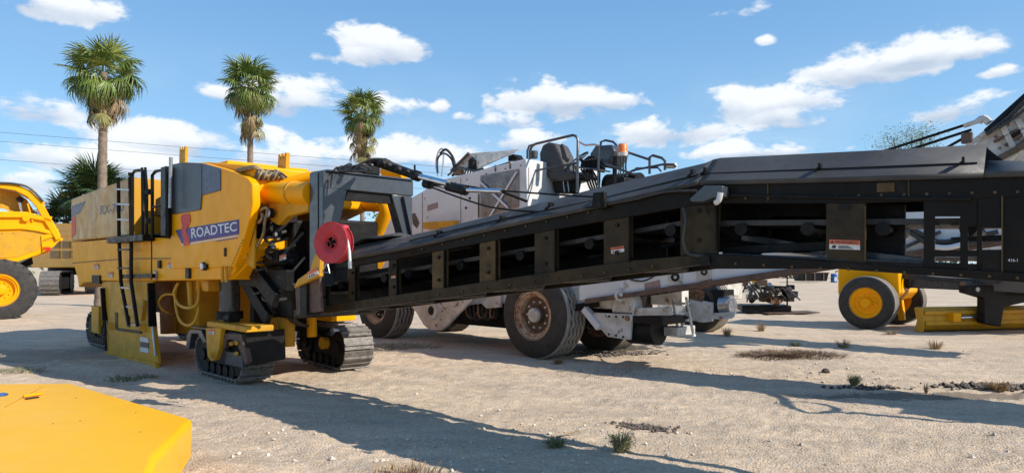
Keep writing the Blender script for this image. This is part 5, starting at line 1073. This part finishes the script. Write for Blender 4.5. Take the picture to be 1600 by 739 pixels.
put('turntable', MB().lathe([(0, 0), (.85, 0), (.85, .1), (.78, .12), (0, .12)], (xb0 + 2.8, yb0 + .2, .95), (0, 0, 1), 40), BKS, bl); put('drawbar', MB().box(xb0 + 1.2, xb0 + 4.0, yb0 - .1, yb0 + .1, 1.1, 1.3), GR, bl, bev=.02)
put('shading_front_body', MB().prism([(xb0 + 1.7, 1.5), (xb0 + 7.0, 1.5), (xb0 + 7.0, 2.5), (xb0 + 2.4, 2.5), (xb0 + 1.7, 2.1)], yb0 - 1.9, yb0 + .1), Y_, bl, bev=.04)
put('drawbar_bolt', MB().cyl((xb0 + 1.25, yb0 - .4, 1.1), (xb0 + 1.25, yb0 - .35, 1.1), .06, n=12), STL, bl)

# ================================================================== 5. dump truck and excavator at the left
FD = Fr(-37); DNr = FD.g(5, 499)[1]
xt, _ = FD.g(0, 499)
dt = thing('dump_truck', 'yellow articulated dump truck seen from its tail, big black tyre at the left edge', 'dump truck', FD, xt - 1.0, DNr + 1.2)
def T3(px, py, y=None): y = DNr if y is None else y; a, b_ = FD.at(px, py, y); return (a, y, b_)
wheel(dt, xt, DNr, .93, .98, .7, .46, Y_, RUB, dish=.16, nst=72, nuts=12, lugs=22, treadmat=RUB)
wheel(dt, xt - 2.2, DNr, .93, .98, .7, .46, Y_, RUB, dish=.16, nst=40, nuts=0); wheel(dt, xt, DNr + 2.2, .93, .98, .7, .46, Y_, RUB, dish=.16, nst=40, nuts=0)
def dprism(name, px, y, d, mat, **k): return put(name, MB().prism(FD.pts(y, px), y, y + d), mat, dt, **k)
dprism('bed_side', [(-120, 330), (40, 333), (82, 344), (94, 366), (95, 373), (84, 386), (60, 398), (28, 409), (-120, 420)], DNr + .1, .09, Y_, bev=.02)
dprism('bed_side', [(-120, 330), (40, 333), (82, 344), (94, 366), (77, 394), (28, 409), (-120, 420)], DNr + 2.6, .09, Y_, bev=.02)
dprism('bed_floor', [(-120, 398), (30, 396), (80, 380), (84, 384), (32, 402), (-120, 405)], DNr + .2, 2.4, YD)
dprism('top_rail', [(-120, 328), (42, 331), (80, 342), (84, 348), (40, 340), (-120, 340)], DNr - .0, .2, Y_, bev=.02)
dprism('side_recess', [(-120, 366), (30, 362), (60, 358), (86, 364), (84, 374), (66, 378), (60, 390), (28, 402), (-120, 410)], DNr + .085, .02, YD, bev=.008)
dprism('side_rib', [(-120, 352), (36, 350), (58, 355), (86, 362), (84, 367), (56, 361), (34, 358), (-120, 362)], DNr + .02, .1, Y_, bev=.015)
dprism('side_rib', [(64, 368), (84, 364), (86, 369), (66, 376), (72, 392), (66, 394)], DNr + .04, .08, Y_, bev=.01)
arch_o = [(-120, 276), (0, 285), (28, 289), (48, 298), (66, 315), (78, 338), (88, 358), (95, 372)]; arch_i = [(88, 376), (78, 360), (66, 340), (56, 322), (42, 307), (24, 298), (0, 294), (-120, 288)]
dprism('tailgate_arch', arch_o + arch_i, DNr + .0, .16, Y_, bev=.02); dprism('tailgate_arch', arch_o + arch_i, DNr + 2.5, .16, Y_, bev=.02)
for i in range(7):
    p = arch_o[i + 1]; q = T3(p[0], p[1] + 2, DNr + .16); put('tailgate_rib', MB().beam(q, (q[0], DNr + 2.5, q[2]), .12, .08), Y_, dt, bev=.01)
put('tailgate_sheet', MB().add([T3(a, b_ + 4, DNr + .17) for a, b_ in arch_o] + [(lambda c_: (c_[0], DNr + 2.5, c_[2]))(T3(a, b_ + 4, DNr + .17)) for a, b_ in arch_o], [(i, i + 1, i + 9, i + 8) for i in range(7)]), YD, dt)
dprism('inner_gusset', [(-120, 292), (0, 296), (24, 300), (42, 312), (52, 328), (60, 334), (18, 332), (6, 326), (-120, 318)], DNr + .5, .04, YD)
put('tailgate_cylinder', MB().tube([T3(35, 332, DNr + .3), T3(30, 314, DNr + .3)], .05, 10), CHR, dt); put('cylinder_eye', MB().cyl(T3(31, 312, DNr + .2), T3(31, 312, DNr + .4), .1, n=14), BKS, dt)
put('prop_rod', MB().tube([T3(51, 346, DNr + .05), T3(43, 318, DNr + .05)], .025, 8), Y_, dt)
put('pivot_boss', MB().cyl(T3(41, 341, DNr - .05), T3(41, 341, DNr + .1), .1, n=18), Y_, dt)
dprism('rear_frame', [(-120, 415), (30, 412), (50, 402), (52, 412), (30, 424), (-120, 430)], DNr + .9, .9, BKS)
put('tail_lamp', MB().box(T3(72, 390)[0] - .1, T3(76, 390)[0] + .05, DNr + .04, DNr + .1, T3(72, 392)[2], T3(72, 386)[2]), DRD, dt)
hose(dt, [T3(-20, 286, DNr - .05), T3(20, 287, DNr - .05), T3(46, 294, DNr - .05), T3(68, 315, DNr - .05)], .035)

FE = Fr(43); ex0 = FE.g(112, 461); EN = ex0[1]
ex = thing('excavator', 'yellow crawler excavator parked behind the dump truck, grey track and vented engine side showing', 'excavator', FE, ex0[0] - 2, EN + 1.3)
def E3(px, py, y=None): y = EN if y is None else y; a, b_ = FE.at(px, py, y); return (a, y, b_)
crawler(ex, -49.1, -44.7, 10.65, 11.6, .02, 1.38, 40, yaw=radians(-24)); crawler(ex, -50.3, -45.9, 13.2, 14.1, .02, 1.38, 30, yaw=radians(-24))
ue = FE.pts(EN + .2, [(30, 418), (30, 348), (92, 349), (118, 350), (119, 418)]); uh = put('upper_body', MB().prism(ue, EN + .2, EN + 3.0), Y_, ex, bev=.05)
for (a, b_, c0, c1) in ((97, 109, 377, 388), (97, 109, 392, 404), (78, 93, 377, 388), (78, 93, 392, 404), (111, 117, 377, 404)):
    f_ = put('vent_panel', MB().prism(FE.pts(EN + .17, [(a, c1), (b_, c1), (b_, c0), (a, c0)]), EN + .17, EN + .2), YD, ex)
    for k in range(4):
        zz0 = FE.pts(EN + .14, [(a, c1 - (c1 - c0) * (k + .5) / 4), (b_, c1 - (c1 - c0) * (k + .5) / 4)]); put('vent_slat', MB().beam((zz0[0][0], EN + .15, zz0[0][1]), (zz0[1][0], EN + .15, zz0[1][1]), .05, .04), BRR, f_)
put('body_rail', MB().beam(E3(30, 364, EN + .18), E3(119, 365, EN + .18), .06, .3), Y_, ex, bev=.02); put('window_opening', MB().prism(FE.pts(EN + .15, [(30, 418), (30, 408), (46, 398), (47, 418)]), EN + .16, EN + .2), GLS, ex)
put('swing_ring', MB().cyl(((ue[0][0] + ue[3][0]) / 2, EN + 1.5, 1.1), ((ue[0][0] + ue[3][0]) / 2, EN + 1.5, 1.6), 1.1, n=30), BKS, ex); put('counterweight', MB().prism(FE.pts(EN + .25, [(119, 418), (119, 352), (135, 356), (137, 414)]), EN + .25, EN + 2.9), Y_, ex, bev=.15)

# ================================================================== 6. palms and greenery
def leaf_fan(n, R, spread, droop, width, seed, fold=.15, stem=.8, ragged=.12):
    r_ = random.Random(seed); m = MB(); m.tube([(0, 0, 0), (stem * .5, 0, .03), (stem, 0, 0)], .016, 5, caps=True)
    for i in range(n):
        a = (i / (n - 1) - .5) * spread + r_.uniform(-.04, .04); L = R * (1 - .28 * abs(a / (spread / 2)) ** 2) * r_.uniform(1 - ragged, 1); d = Vector((cos(a), sin(a), 0)); s_ = Vector((-sin(a), cos(a), 0))
        lift = fold * cos(a * 1.2); P = []; w = width * r_.uniform(.8, 1.15)
        for k, t_ in enumerate((0, .3, .6, .8, 1.0)):
            bend = droop * t_ ** 2.4 * r_.uniform(.8, 1.25)
            P.append((Vector((stem, 0, 0)) + d * L * t_ * (1 - .22 * min(bend, 1.6) * t_) + Vector((0, 0, lift * t_ * R - bend * R * .6)), w * (.25, .9, .8, .45, .04)[k]))
        tw = r_.uniform(-.5, .5); nz_ = Vector((0, 0, 1)); o_ = len(m.v)
        for p, ww in P:
            e = (s_ * cos(tw) + nz_ * sin(tw)) * ww; m.v += [p - e, p + nz_ * ww * .35, p + e]
        for k in range(4):
            b_ = o_ + k * 3; m.f += [(b_, b_ + 1, b_ + 4, b_ + 3), (b_ + 1, b_ + 2, b_ + 5, b_ + 4)]
    return m
def build_fan(nm, mb, mat): return mesh_of(mb, nm, Vector((0, 0, 0)), mat, 0, weld=False)
FANS = {'g': [build_fan('frond', leaf_fan(26, 1.05, 4.5, .22 + .2 * k, .038, k, ragged=.22), FGR if k % 3 else FGL) for k in range(5)],
        'd': [build_fan('frond', leaf_fan(26, 1.0, 3.6, 1.25 + .25 * k, .032, 50 + k, fold=.0), FGR) for k in range(3)],
        'y': [build_fan('dry_frond', leaf_fan(18, .95, 1.3, .5 + .35 * k, .03, 80 + k, fold=-.05, stem=.7, ragged=.3), FDR) for k in range(3)],
        'o': [build_fan('dry_frond', leaf_fan(22, .95, 2.6, 1.0 + .3 * k, .03, 150 + k, fold=-.02, stem=.8, ragged=.25), FDO) for k in range(2)],
    'k': [build_fan('frond', leaf_fan(26, 1.15, 4.4, .22 + .15 * k, .038, 120 + k), FDK) for k in range(4)]}
def palm(label, px, pyb, pytop, Y, R, trunk_px, lean=0, nd=34, ny=34, ng=46, skirt=1.0, seed=1, sc=1.0):
    X = (px - 800) / FP * Y; ztop = H + (HY - pytop) * Y / FP; zc = ztop - R * .82; r_ = random.Random(seed); tr = trunk_px / FP * Y / 2
    F0 = Fr(0); pt = thing('palm_tree', label, 'palm tree', F0, X, Y)
    ps = [(X + lean * (t_ - .0) * (1 if t_ else 1) + .03 * sin(5 * t_), Y, zc * t_) for t_ in [k / 16 for k in range(17)]]
    m = MB(); rad = [tr * (1.35 - .35 * min(1, k / 3)) for k in range(17)]
    pr = []
    for k in range(64):
        t_ = k / 63; pr.append((tr * (1.5 - .5 * min(1, t_ * 6)) * (1 + (.05 if k % 2 else -.03)) * (1.05 - .12 * t_), t_ * zc))
    m.lathe(pr, (X, Y, 0), (0, 0, 1), 16); m.v = [v + Vector((lean * v.z / zc, 0, 0)) for v in m.v]
    put('trunk', m, TRU, pt, smooth=70)
    top = Vector((X + lean, Y, zc))
    def fr(kind, thr, phi, s_, z0=0.0):
        me_ = r_.choice(FANS[kind]); o = bpy.data.objects.new(me_.name.split('.')[0], me_); COL.objects.link(o); o.parent = pt
        o.location = top + Vector((cos(phi) * tr * .6, sin(phi) * tr * .6, z0)) - ORG[pt.name]; ORG[o.name] = top
        o.rotation_euler = (r_.uniform(-.35, .35), -thr, phi); o.scale = (s_ * R / 1.75,) * 3
    for k in range(ng):
        u_ = (k + .5) / ng; el_ = radians(82) - radians(120) * u_ ** .8; fr('g', el_, k * 2.39996 + r_.uniform(-.3, .3), r_.uniform(.8, 1.08), .08)
    for k in range(nd): fr('d' if k % 3 else 'o', radians(r_.uniform(-58, -8)), k * 2.39996 + r_.uniform(-.4, .4), r_.uniform(.75, 1.05), -.05 - .2 * r_.random())
    for k in range(ny): fr('y' if k % 3 else 'o', radians(r_.uniform(-84, -34)), k * 2.39996 + r_.uniform(-.5, .5), r_.uniform(.6, 1.05), -.1 - skirt * R * r_.random() ** 1.3)
    return pt
palm('tallest looking fan palm, broad round crown, farthest left of the three tall ones', 158, 300, 60, 29, 1.8, 13, lean=.1, nd=18, ny=34, ng=30, seed=3, skirt=.7)
palm('middle fan palm of the row, long hanging skirt of dry fronds, above the yellow machine', 391, 260, 90, 38, 1.9, 9, nd=22, ny=40, ng=32, seed=5, skirt=1.05)
palm('smallest fan palm, right of the row, ragged brown skirt, above the dark gantry', 566, 260, 139, 45, 1.9, 7, nd=12, ny=52, ng=28, seed=9, skirt=1.15)
def low_palm(label, px, pyc, Y, R, n_, seed):
    X = (px - 800) / FP * Y; zc = H + (HY - pyc) * Y / FP; r_ = random.Random(seed); F0 = Fr(0); pt = thing('palm_tree', label, 'palm tree', F0, X, Y)
    put('trunk', MB().lathe([(.3, 0), (.24, 1), (.22, zc), (0, zc)], (X, Y, 0), (0, 0, 1), 14), TRU, pt)
    for k in range(n_):
        me_ = r_.choice(FANS['k']); o = bpy.data.objects.new('frond', me_); COL.objects.link(o); o.parent = pt; o.location = (0, 0, zc - .2 * r_.random()); ORG[o.name] = Vector((X, Y, zc))
        o.rotation_euler = (r_.uniform(-.4, .4), -radians(80 - 115 * (k + .5) / n_), k * 2.39996); o.scale = (R / 1.9 * r_.uniform(.85, 1.1),) * 3
low_palm('low dark green palm just left of the tall trunk, behind the tan hull', 152, 300, 50, 3.2, 44, 2)
low_palm('lowest dark palm clump between the excavator and tan hull', 103, 345, 52, 2.8, 34, 4)
def leafy(label, name, px, pytop, Y, Rx, Rz, seed, n_=1500, cat='tree', leaf=.11, airy=.5):
    X = (px - 800) / FP * Y; zt = H + (HY - pytop) * Y / FP; zc = zt - Rz; r_ = random.Random(seed); F0 = Fr(0); tt = thing(name, label, cat, F0, X, Y)
    tm = MB().tube([(X, Y, 0), (X + .1, Y, zc * .4), (X - .05, Y, zc * .8)], .16, 8, 3)
    cl = []
    for k in range(13):
        a = k * 2.4; e = Vector((X + cos(a) * Rx * .75 * r_.random(), Y + sin(a) * Rx * .75 * r_.random(), zc + Rz * (r_.random() * 1.5 - .5))); tm.tube([(X, Y, zc * .55), ((X + e.x) / 2, (Y + e.y) / 2, (zc * .6 + e.z) / 2), tuple(e)], .035, 5, 3); cl.append(e)
    put('trunk', tm, WOO, tt); m = MB()
    for k in range(n_):
        c_ = r_.choice(cl); d = Vector((r_.gauss(0, 1), r_.gauss(0, 1), r_.gauss(0, .8))) * Rx * .22 * airy * 2; p = c_ + d; a_ = Vector((r_.gauss(0, 1), r_.gauss(0, 1), r_.gauss(0, 1))).normalized(); b_ = a_.orthogonal().normalized(); s_ = leaf * r_.uniform(.6, 1.3)
        m.v += [p - a_ * s_, p + b_ * s_ * .45, p + a_ * s_, p - b_ * s_ * .45]; q0 = len(m.v) - 4; m.f.append((q0, q0 + 1, q0 + 2, q0 + 3))
    put('crown', m, LEF, tt, smooth=0, weld=False)
leafy('sparse pale green tree top poking over the end of the black conveyor', 'mesquite_tree', 1425, 206, 42, 2.6, 2.2, 3, 7000, leaf=.06)
leafy('green shrub seen through the dark gantry, beyond the tubes', 'shrub', 612, 325, 40, 1.6, 1.2, 5, 1400, 'shrub')
for i, (px, py, Y, rx, lab) in enumerate(((40, 370, 70, 3, 'dull green tree at the far left horizon behind the excavator'), (-40, 350, 75, 4, 'dull green tree beyond the dump truck at the left border'), (1180, 405, 95, 3.5, 'distant green tree behind the white planer conveyor'), (1345, 400, 90, 3.5, 'distant green tree beyond the grader hood'), (1500, 398, 92, 4, 'distant green tree beyond the grader blade'), (1240, 402, 92, 3, 'distant green tree past the blue barrel'))):
    leafy(lab, 'distant_tree', px, py, Y, rx, 1.8, 20 + i, 900, leaf=.28)

# ================================================================== 7. overhead wires and their pole
F0 = Fr(0); Xp_, Yp_ = (1150 - 800) / FP * 60, 60
pole = thing('utility_pole', 'wooden utility pole carrying three thin overhead wires, hidden beyond the black conveyor', 'utility pole', F0, Xp_, Yp_)
put('post', MB().cyl((Xp_, Yp_, 0), (Xp_, Yp_, 8.2), .16, .11, 12), WOO, pole); put('crossarm', MB().box(Xp_ - .06, Xp_ + .06, Yp_ - 1, Yp_ + 1, 7.7, 7.85), WOO, pole)
for k, (z0, lab) in enumerate(((13.6, 'topmost thin wire crossing the sky at the left'), (12.8, 'middle thin wire crossing the sky at the left'), (11.2, 'lowest thin wire crossing the sky at the left'))):
    p = [(-46 - 30 * 1.0, 60, z0 + 2.4), (-45, 60, z0 - .2), (-20, 60, z0 - 2.2 + k * .1), (0, 60, z0 - 3.7 + k * .3), (Xp_, 60 + (k - 1) * .9, 7.9)]
    o = put('overhead_wire', MB().tube(p, .014, 5, 8), WIR); tag(o, lab, 'overhead wire', 'thin overhead wires')

# ================================================================== 8. the orange-yellow cover lying in the foreground
cvr = thing('machine_cover', 'large glossy orange-yellow fibreglass machine cover lying on the dirt at lower left corner', 'machine cover', F0, -4.2, 4.6)
def c0(px, py, z): Y = (H - z) * FP / (py - HY); return Vector(((px - 800) / FP * Y, Y, z))
A_ = c0(110, 598, .46); B_ = c0(302, 654, .40); C_ = Vector((-1.93, 3.5, .37)); D_ = Vector((-4.35, 3.0, .40)); F1_ = c0(0, 657, .50); F2_ = c0(245, 714, .43)
E_ = c0(-160, 600, .40); E2 = Vector((-6.8, 4.0, .34))
bot = lambda v, k: Vector((v.x, v.y, 0.0)) + k
top_ = [A_, B_, C_, D_]; b_A = Vector((A_.x, A_.y - .02, .0)); b_B = Vector((B_.x + .0, B_.y - .03, .06)); b_C = Vector((C_.x - .12, C_.y - .06, .0)); b_D = Vector((D_.x, D_.y, 0)); b_E = Vector((E_.x, E_.y, 0)); b_E2 = Vector((E2.x, E2.y, 0))
m = MB().add([A_, B_, C_, D_, E_, E2, b_A, b_B, b_C, b_D, b_E, b_E2, F1_, F2_], [(0, 1, 13, 12), (12, 13, 2, 3), (0, 12, 4), (12, 3, 5, 4), (0, 6, 7, 1), (1, 7, 8, 2, 13), (2, 8, 9, 3), (3, 9, 11, 5), (5, 11, 10, 4), (4, 10, 6, 0), (6, 10, 11, 9, 8, 7)])
bo = put('shell', m, YO, cvr, smooth=60); bb = bo.modifiers.new('bevel', 'BEVEL'); bb.width = .055; bb.segments = 5; bb.limit_method = 'ANGLE'; bb.angle_limit = radians(12)
def on(px, py, k=.0):           # point on the left panel plane
    n_ = (F1_ - A_).cross(E_ - A_).normalized(); o = Vector((0, 0, H)); d = Vector(((px - 800) / FP, 1, (HY - py) / FP)); t_ = (A_ - o).dot(n_) / d.dot(n_); return o + d * t_ + (n_ if n_.z > 0 else -n_) * k
put('cover_handle', MB().beam(on(36, 622, .02), on(66, 617.5, .02), .03, .025), Y_, cvr, bev=.008); put('handle_slot', MB().beam(on(40, 624, .006), on(60, 621, .006), .035, .01), BKS, cvr)
put('panel_seam', MB().beam(on(8, 636, .003), on(68, 604, .003), .008, .006), YD, cvr)

for (t_, s_) in ((.2, .3), (.42, .7), (.66, .25), (.8, .62), (.3, .86)):
    q_ = A_.lerp(B_, t_).lerp(F1_.lerp(F2_, t_), s_); put('paint_chip', MB().lathe([(0, .002), (.007, .0015), (.009, -.002)], q_ + Vector((0, 0, .001)), (0, .05, 1), 7), BRR, cvr)
p_ = on(1, 618, .006); put('oval_badge', MB().lathe([(0, .012), (.05, .01), (.062, 0), (.05, -.002)], p_, (.0, -.1, 1), 24), CHR, cvr); put('badge_centre', MB().lathe([(0, .016), (.04, .014), (.042, .008)], p_, (.0, -.1, 1), 24), BLU, cvr)

# ================================================================== 9. far small things
FS = Fr(10)
pile = thing('equipment_attachment', 'dark heap of greasy machine attachment with a yellow box, left standing beyond the white planer', 'machine attachment', FS, FS.g(1190, 488)[0], FS.g(1190, 488)[1])
sx, sy = FS.g(1150, 490); ex_, _ = FS.at(1232, 480, sy)
put('base_frame', MB().box(sx + .2, ex_ + .1, sy, sy + 1.1, .08, .3), BKS, pile, bev=.02)
put('ramp_plate', MB().beam((sx + .9, sy - .1, .05), (ex_ + .9, sy + .3, .08), .9, .03), BRR, pile)
put('yellow_box', MB().box(*[FS.at(1181, 460, sy)[0], FS.at(1195, 460, sy)[0]], sy + .3, sy + .8, 1.05, 1.42), Y_, pile, bev=.02)
put('back_frame', MB().tube([(ex_, sy + .2, .3), (ex_, sy + .2, 1.5), (ex_ - 1.0, sy + .3, 1.55)], .03, 8), BKS, pile)
for k in range(34):
    a = sx + .1 + RND.random() * (ex_ - sx); z_ = .3 + RND.random() * .8 * (1 if a < sx + 1.1 else .7); w_ = .08 + RND.random() * .16
    put('machine_block', MB().box(a, a + w_ * 1.4, sy + RND.random() * .5, sy + .6 + RND.random() * .4, z_, z_ + w_) if k % 3 else MB().cyl((a, sy + .1, z_), (a + w_, sy + .5, z_ + .1), w_ * .6, n=12), (BKS, BRR, GR, RST)[k % 4], pile, bev=.01)
for k in range(12):
    a = sx + .2 + RND.random() * (ex_ - sx - .3); hose(pile, [(a, sy - .05, .4 + .5 * RND.random()), (a + .2, sy - .15, .7 + .5 * RND.random()), (a + .5, sy, .5)], .025, HOS, 4)
bxp_, byp_ = F0.g(1303, 441.5)
bar = thing('plastic_barrel', 'small blue plastic barrel with a white label beside a dark skip, far across the yard', 'barrel', F0, bxp_, byp_)
put('drum', MB().lathe([(0, 0), (.28, 0), (.3, .05), (.29, .3), (.31, .32), (.29, .34), (.29, .6), (.31, .62), (.29, .64), (.3, .85), (.27, .9), (0, .9)], (bxp_, byp_, 0), (0, 0, 1), 20), BLU, bar); put('paper_label', MB().box(bxp_ - .1, bxp_ + .15, byp_ - .32, byp_ - .30, .15, .55), LBW, bar)
sk_ = thing('scrap_skip', 'low dark open skip across the yard, left of the small blue barrel', 'skip', F0, bxp_ - 2, byp_ + .5)
put('body', MB().prism([(bxp_ - 3.3, .15), (bxp_ - .7, .15), (bxp_ - .5, .95), (bxp_ - 3.6, .95)], byp_, byp_ + 1.6), BKS, sk_, bev=.03); put('rim', MB().box(bxp_ - 3.65, bxp_ - .45, byp_ - .04, byp_ + 1.64, .95, 1.03), BRR, sk_)
for k in range(3): put('side_rib', MB().box(bxp_ - 2.9 + k * .9, bxp_ - 2.78 + k * .9, byp_ - .06, byp_, .2, .94), BRR, sk_)

# ================================================================== 10. weeds, clods, litter
def weed(label, px, py, R, hgt, n_, mat, seed, flat=False, name='weed'):
    X, Yv = F0.g(px, py); r_ = random.Random(seed); m = MB()
    for k in range(n_):
        a = r_.random() * 6.28; d = R * (r_.random() ** .7) * (1 if flat else .35); bx_ = X + cos(a) * d * (1.8 if flat else 1); by_ = Yv + sin(a) * d; L = hgt * r_.uniform(.4, 1); a2 = a + r_.uniform(-.8, .8); out = R * r_.uniform(.2, .8) * (.5 if flat else 1)
        z0 = gz(bx_, by_) - .005; p0 = Vector((bx_, by_, z0)); p1 = p0 + Vector((cos(a2) * out * .4, sin(a2) * out * .4, L * .6)); p2 = p0 + Vector((cos(a2) * out, sin(a2) * out, L)); w = Vector((-sin(a2), cos(a2), 0)) * r_.uniform(.002, .006)
        o_ = len(m.v); m.v += [p0 - w, p0 + w, p1 - w, p1 + w, p2]; m.f += [(o_, o_ + 1, o_ + 3, o_ + 2), (o_ + 2, o_ + 3, o_ + 4)]
        if mat is WEG or k % 3 == 0:
            for j in range(3):
                p = p0.lerp(p2, r_.uniform(.3, 1)); e = Vector((r_.gauss(0, 1), r_.gauss(0, 1), r_.gauss(0, .6))).normalized() * r_.uniform(.008, .022); s_ = e.orthogonal().normalized() * e.length * .35; o_ = len(m.v); m.v += [p, p + e * .5 + s_, p + e, p + e * .5 - s_]; m.f.append((o_, o_ + 1, o_ + 2, o_ + 3))
    o = put(name, m, mat, smooth=0, weld=False); tag(o, label, 'weed'); return o
weed('grey-green weed tuft at lower centre, beside the dark crumbs of soil', 970, 702, .16, .20, 260, WEG, 1)
weed('small green weed on the shadow edge, left of the bigger tuft at lower centre', 868, 694, .13, .10, 180, WEG, 2)
weed('brown flattened dead weed mat in the sun, right of centre', 1236, 557, .55, .08, 2200, WEB, 3, True)
weed('upright straw-coloured weed in front of the second planer', 1189, 518, .22, .26, 110, WED, 4)
weed('pale dry weed beside the shadow, near the steps', 1136, 526, .22, .26, 110, WED, 5)
weed('straw weed cluster left of the grader blade', 1462, 546, .25, .22, 110, WED, 6)
weed('thin dry weed on the long shadow beneath the grader tyre', 1318, 543, .3, .2, 100, WED, 7)
weed('dark green weed in the long shadow right of the flattened mat', 1242, 541, .18, .12, 120, WEG, 8)
weed('low green weeds behind the orange cover at left', 205, 590, .22, .07, 240, WEG, 9, True)
weed('low green weeds near the left border', 30, 582, .25, .06, 200, WEG, 10, True)
weed('green patch of grass between the crawler and white planer tyre', 622, 541, .5, .07, 500, WEG, 11, True)
weed('dry yellow grass at the bottom edge, in the shadow band', 640, 745, .2, .10, 220, WED, 12, True)
weed('dry weed among dark clods at the right border', 1560, 612, .22, .16, 220, WED, 13)
weed('dark green weed at the end of the conveyor shadow', 1335, 603, .12, .17, 200, WEG, 14)
weed('single dry stalk weed right of the watermark-free sunny patch', 1447, 614, .06, .16, 24, WED, 15)
weed('small dry weeds at the foot of the rusty-rimmed tyre', 872, 566, .14, .12, 121, WED, 16)
weed('sparse dry twigs on sunlit dirt below the middle tyre', 955, 582, .5, .05, 160, WED, 17, True)
weed('thin dry weed just right of the grader tyre', 1392, 522, .3, .14, 100, WED, 18)
bpy.data.objects['weed'].name = 'weed'
for o in [o for o in COL.objects if o.get('label') == 'single dry stalk weed right of the watermark-free sunny patch']: o['label'] = 'single dry stalk on sunny dirt left of the dark clods'
def clods(label, px, py, rx, ry, n_, smax, seed, mat=CLD, tilt=0.0):
    X, Yv = F0.g(px, py); r_ = random.Random(seed); m = MB()
    for k in range(n_):
        u_, v_ = r_.gauss(0, .45), r_.gauss(0, .45); x = X + u_ * rx; y = Yv + v_ * ry + u_ * rx * tilt; s_ = smax * r_.random() ** 2 + .006; z = gz(x, y) + s_ * .3
        vs = [Vector((x, y, z)) + Vector(c_) * s_ * r_.uniform(.6, 1.2) for c_ in ((1, .2, 0), (-1, 0, .1), (.1, 1, 0), (0, -1, -.1), (0, .1, .8), (.1, 0, -.8), (.6, .6, .5), (-.6, -.5, .5))]
        o_ = len(m.v); m.v += vs; m.f += [tuple(o_ + i for i in q) for q in ((0, 6, 4), (6, 2, 4), (2, 1, 4), (1, 7, 4), (7, 3, 4), (3, 0, 4), (2, 0, 5), (1, 2, 5), (3, 1, 5), (0, 3, 5), (0, 2, 6), (1, 3, 7))]
    o = put('dirt_clods', m, mat, smooth=0, weld=False); tag(o, label, 'dirt', kind='stuff'); return o
clods('dark crumbs of soil spilt on the dirt above the grey-green weed', 1005, 664, .30, .16, 420, .022, 1, tilt=-.45)
clods('dark clods of soil heaped at the right border', 1565, 605, .8, .30, 800, .06, 2)
clods('strip of dark soil and litter along the end of the conveyor shadow', 1365, 607, .5, .10, 170, .045, 3)
clods('dark crumbly earth under the drum of the white planer', 950, 552, .8, .35, 500, .04, 4)
clods('scattered light stones on the dirt near the flattened weeds', 1240, 585, 2.6, 1.5, 120, .03, 5, PEB)
clods('scattered light stones over the sunny foreground', 760, 690, 2.6, 1.2, 260, .022, 6, PEB)
p = Vector((*F0.g(872, 683), 0)); stk = put('dry_stick', MB().tube([(p.x - .02, p.y, gz(p.x, p.y) + .02), (p.x + .1, p.y + .08, gz(p.x, p.y) + .03), (p.x + .24, p.y + .16, gz(p.x, p.y) + .05)], .006, 6, 3), WED); tag(stk, 'pale dry stick lying beside the small green weed at lower centre', 'stick')
p = Vector((*F0.g(1290, 583), 0)); rk = put('dark_stone', MB().lathe([(0, -.03), (.05, -.02), (.07, .01), (.04, .05), (0, .06)], (p.x, p.y, gz(p.x, p.y) + .01), (.2, .1, 1), 8), CLD, smooth=0); tag(rk, 'single dark stone on the sunlit dirt above the conveyor shadow', 'stone')
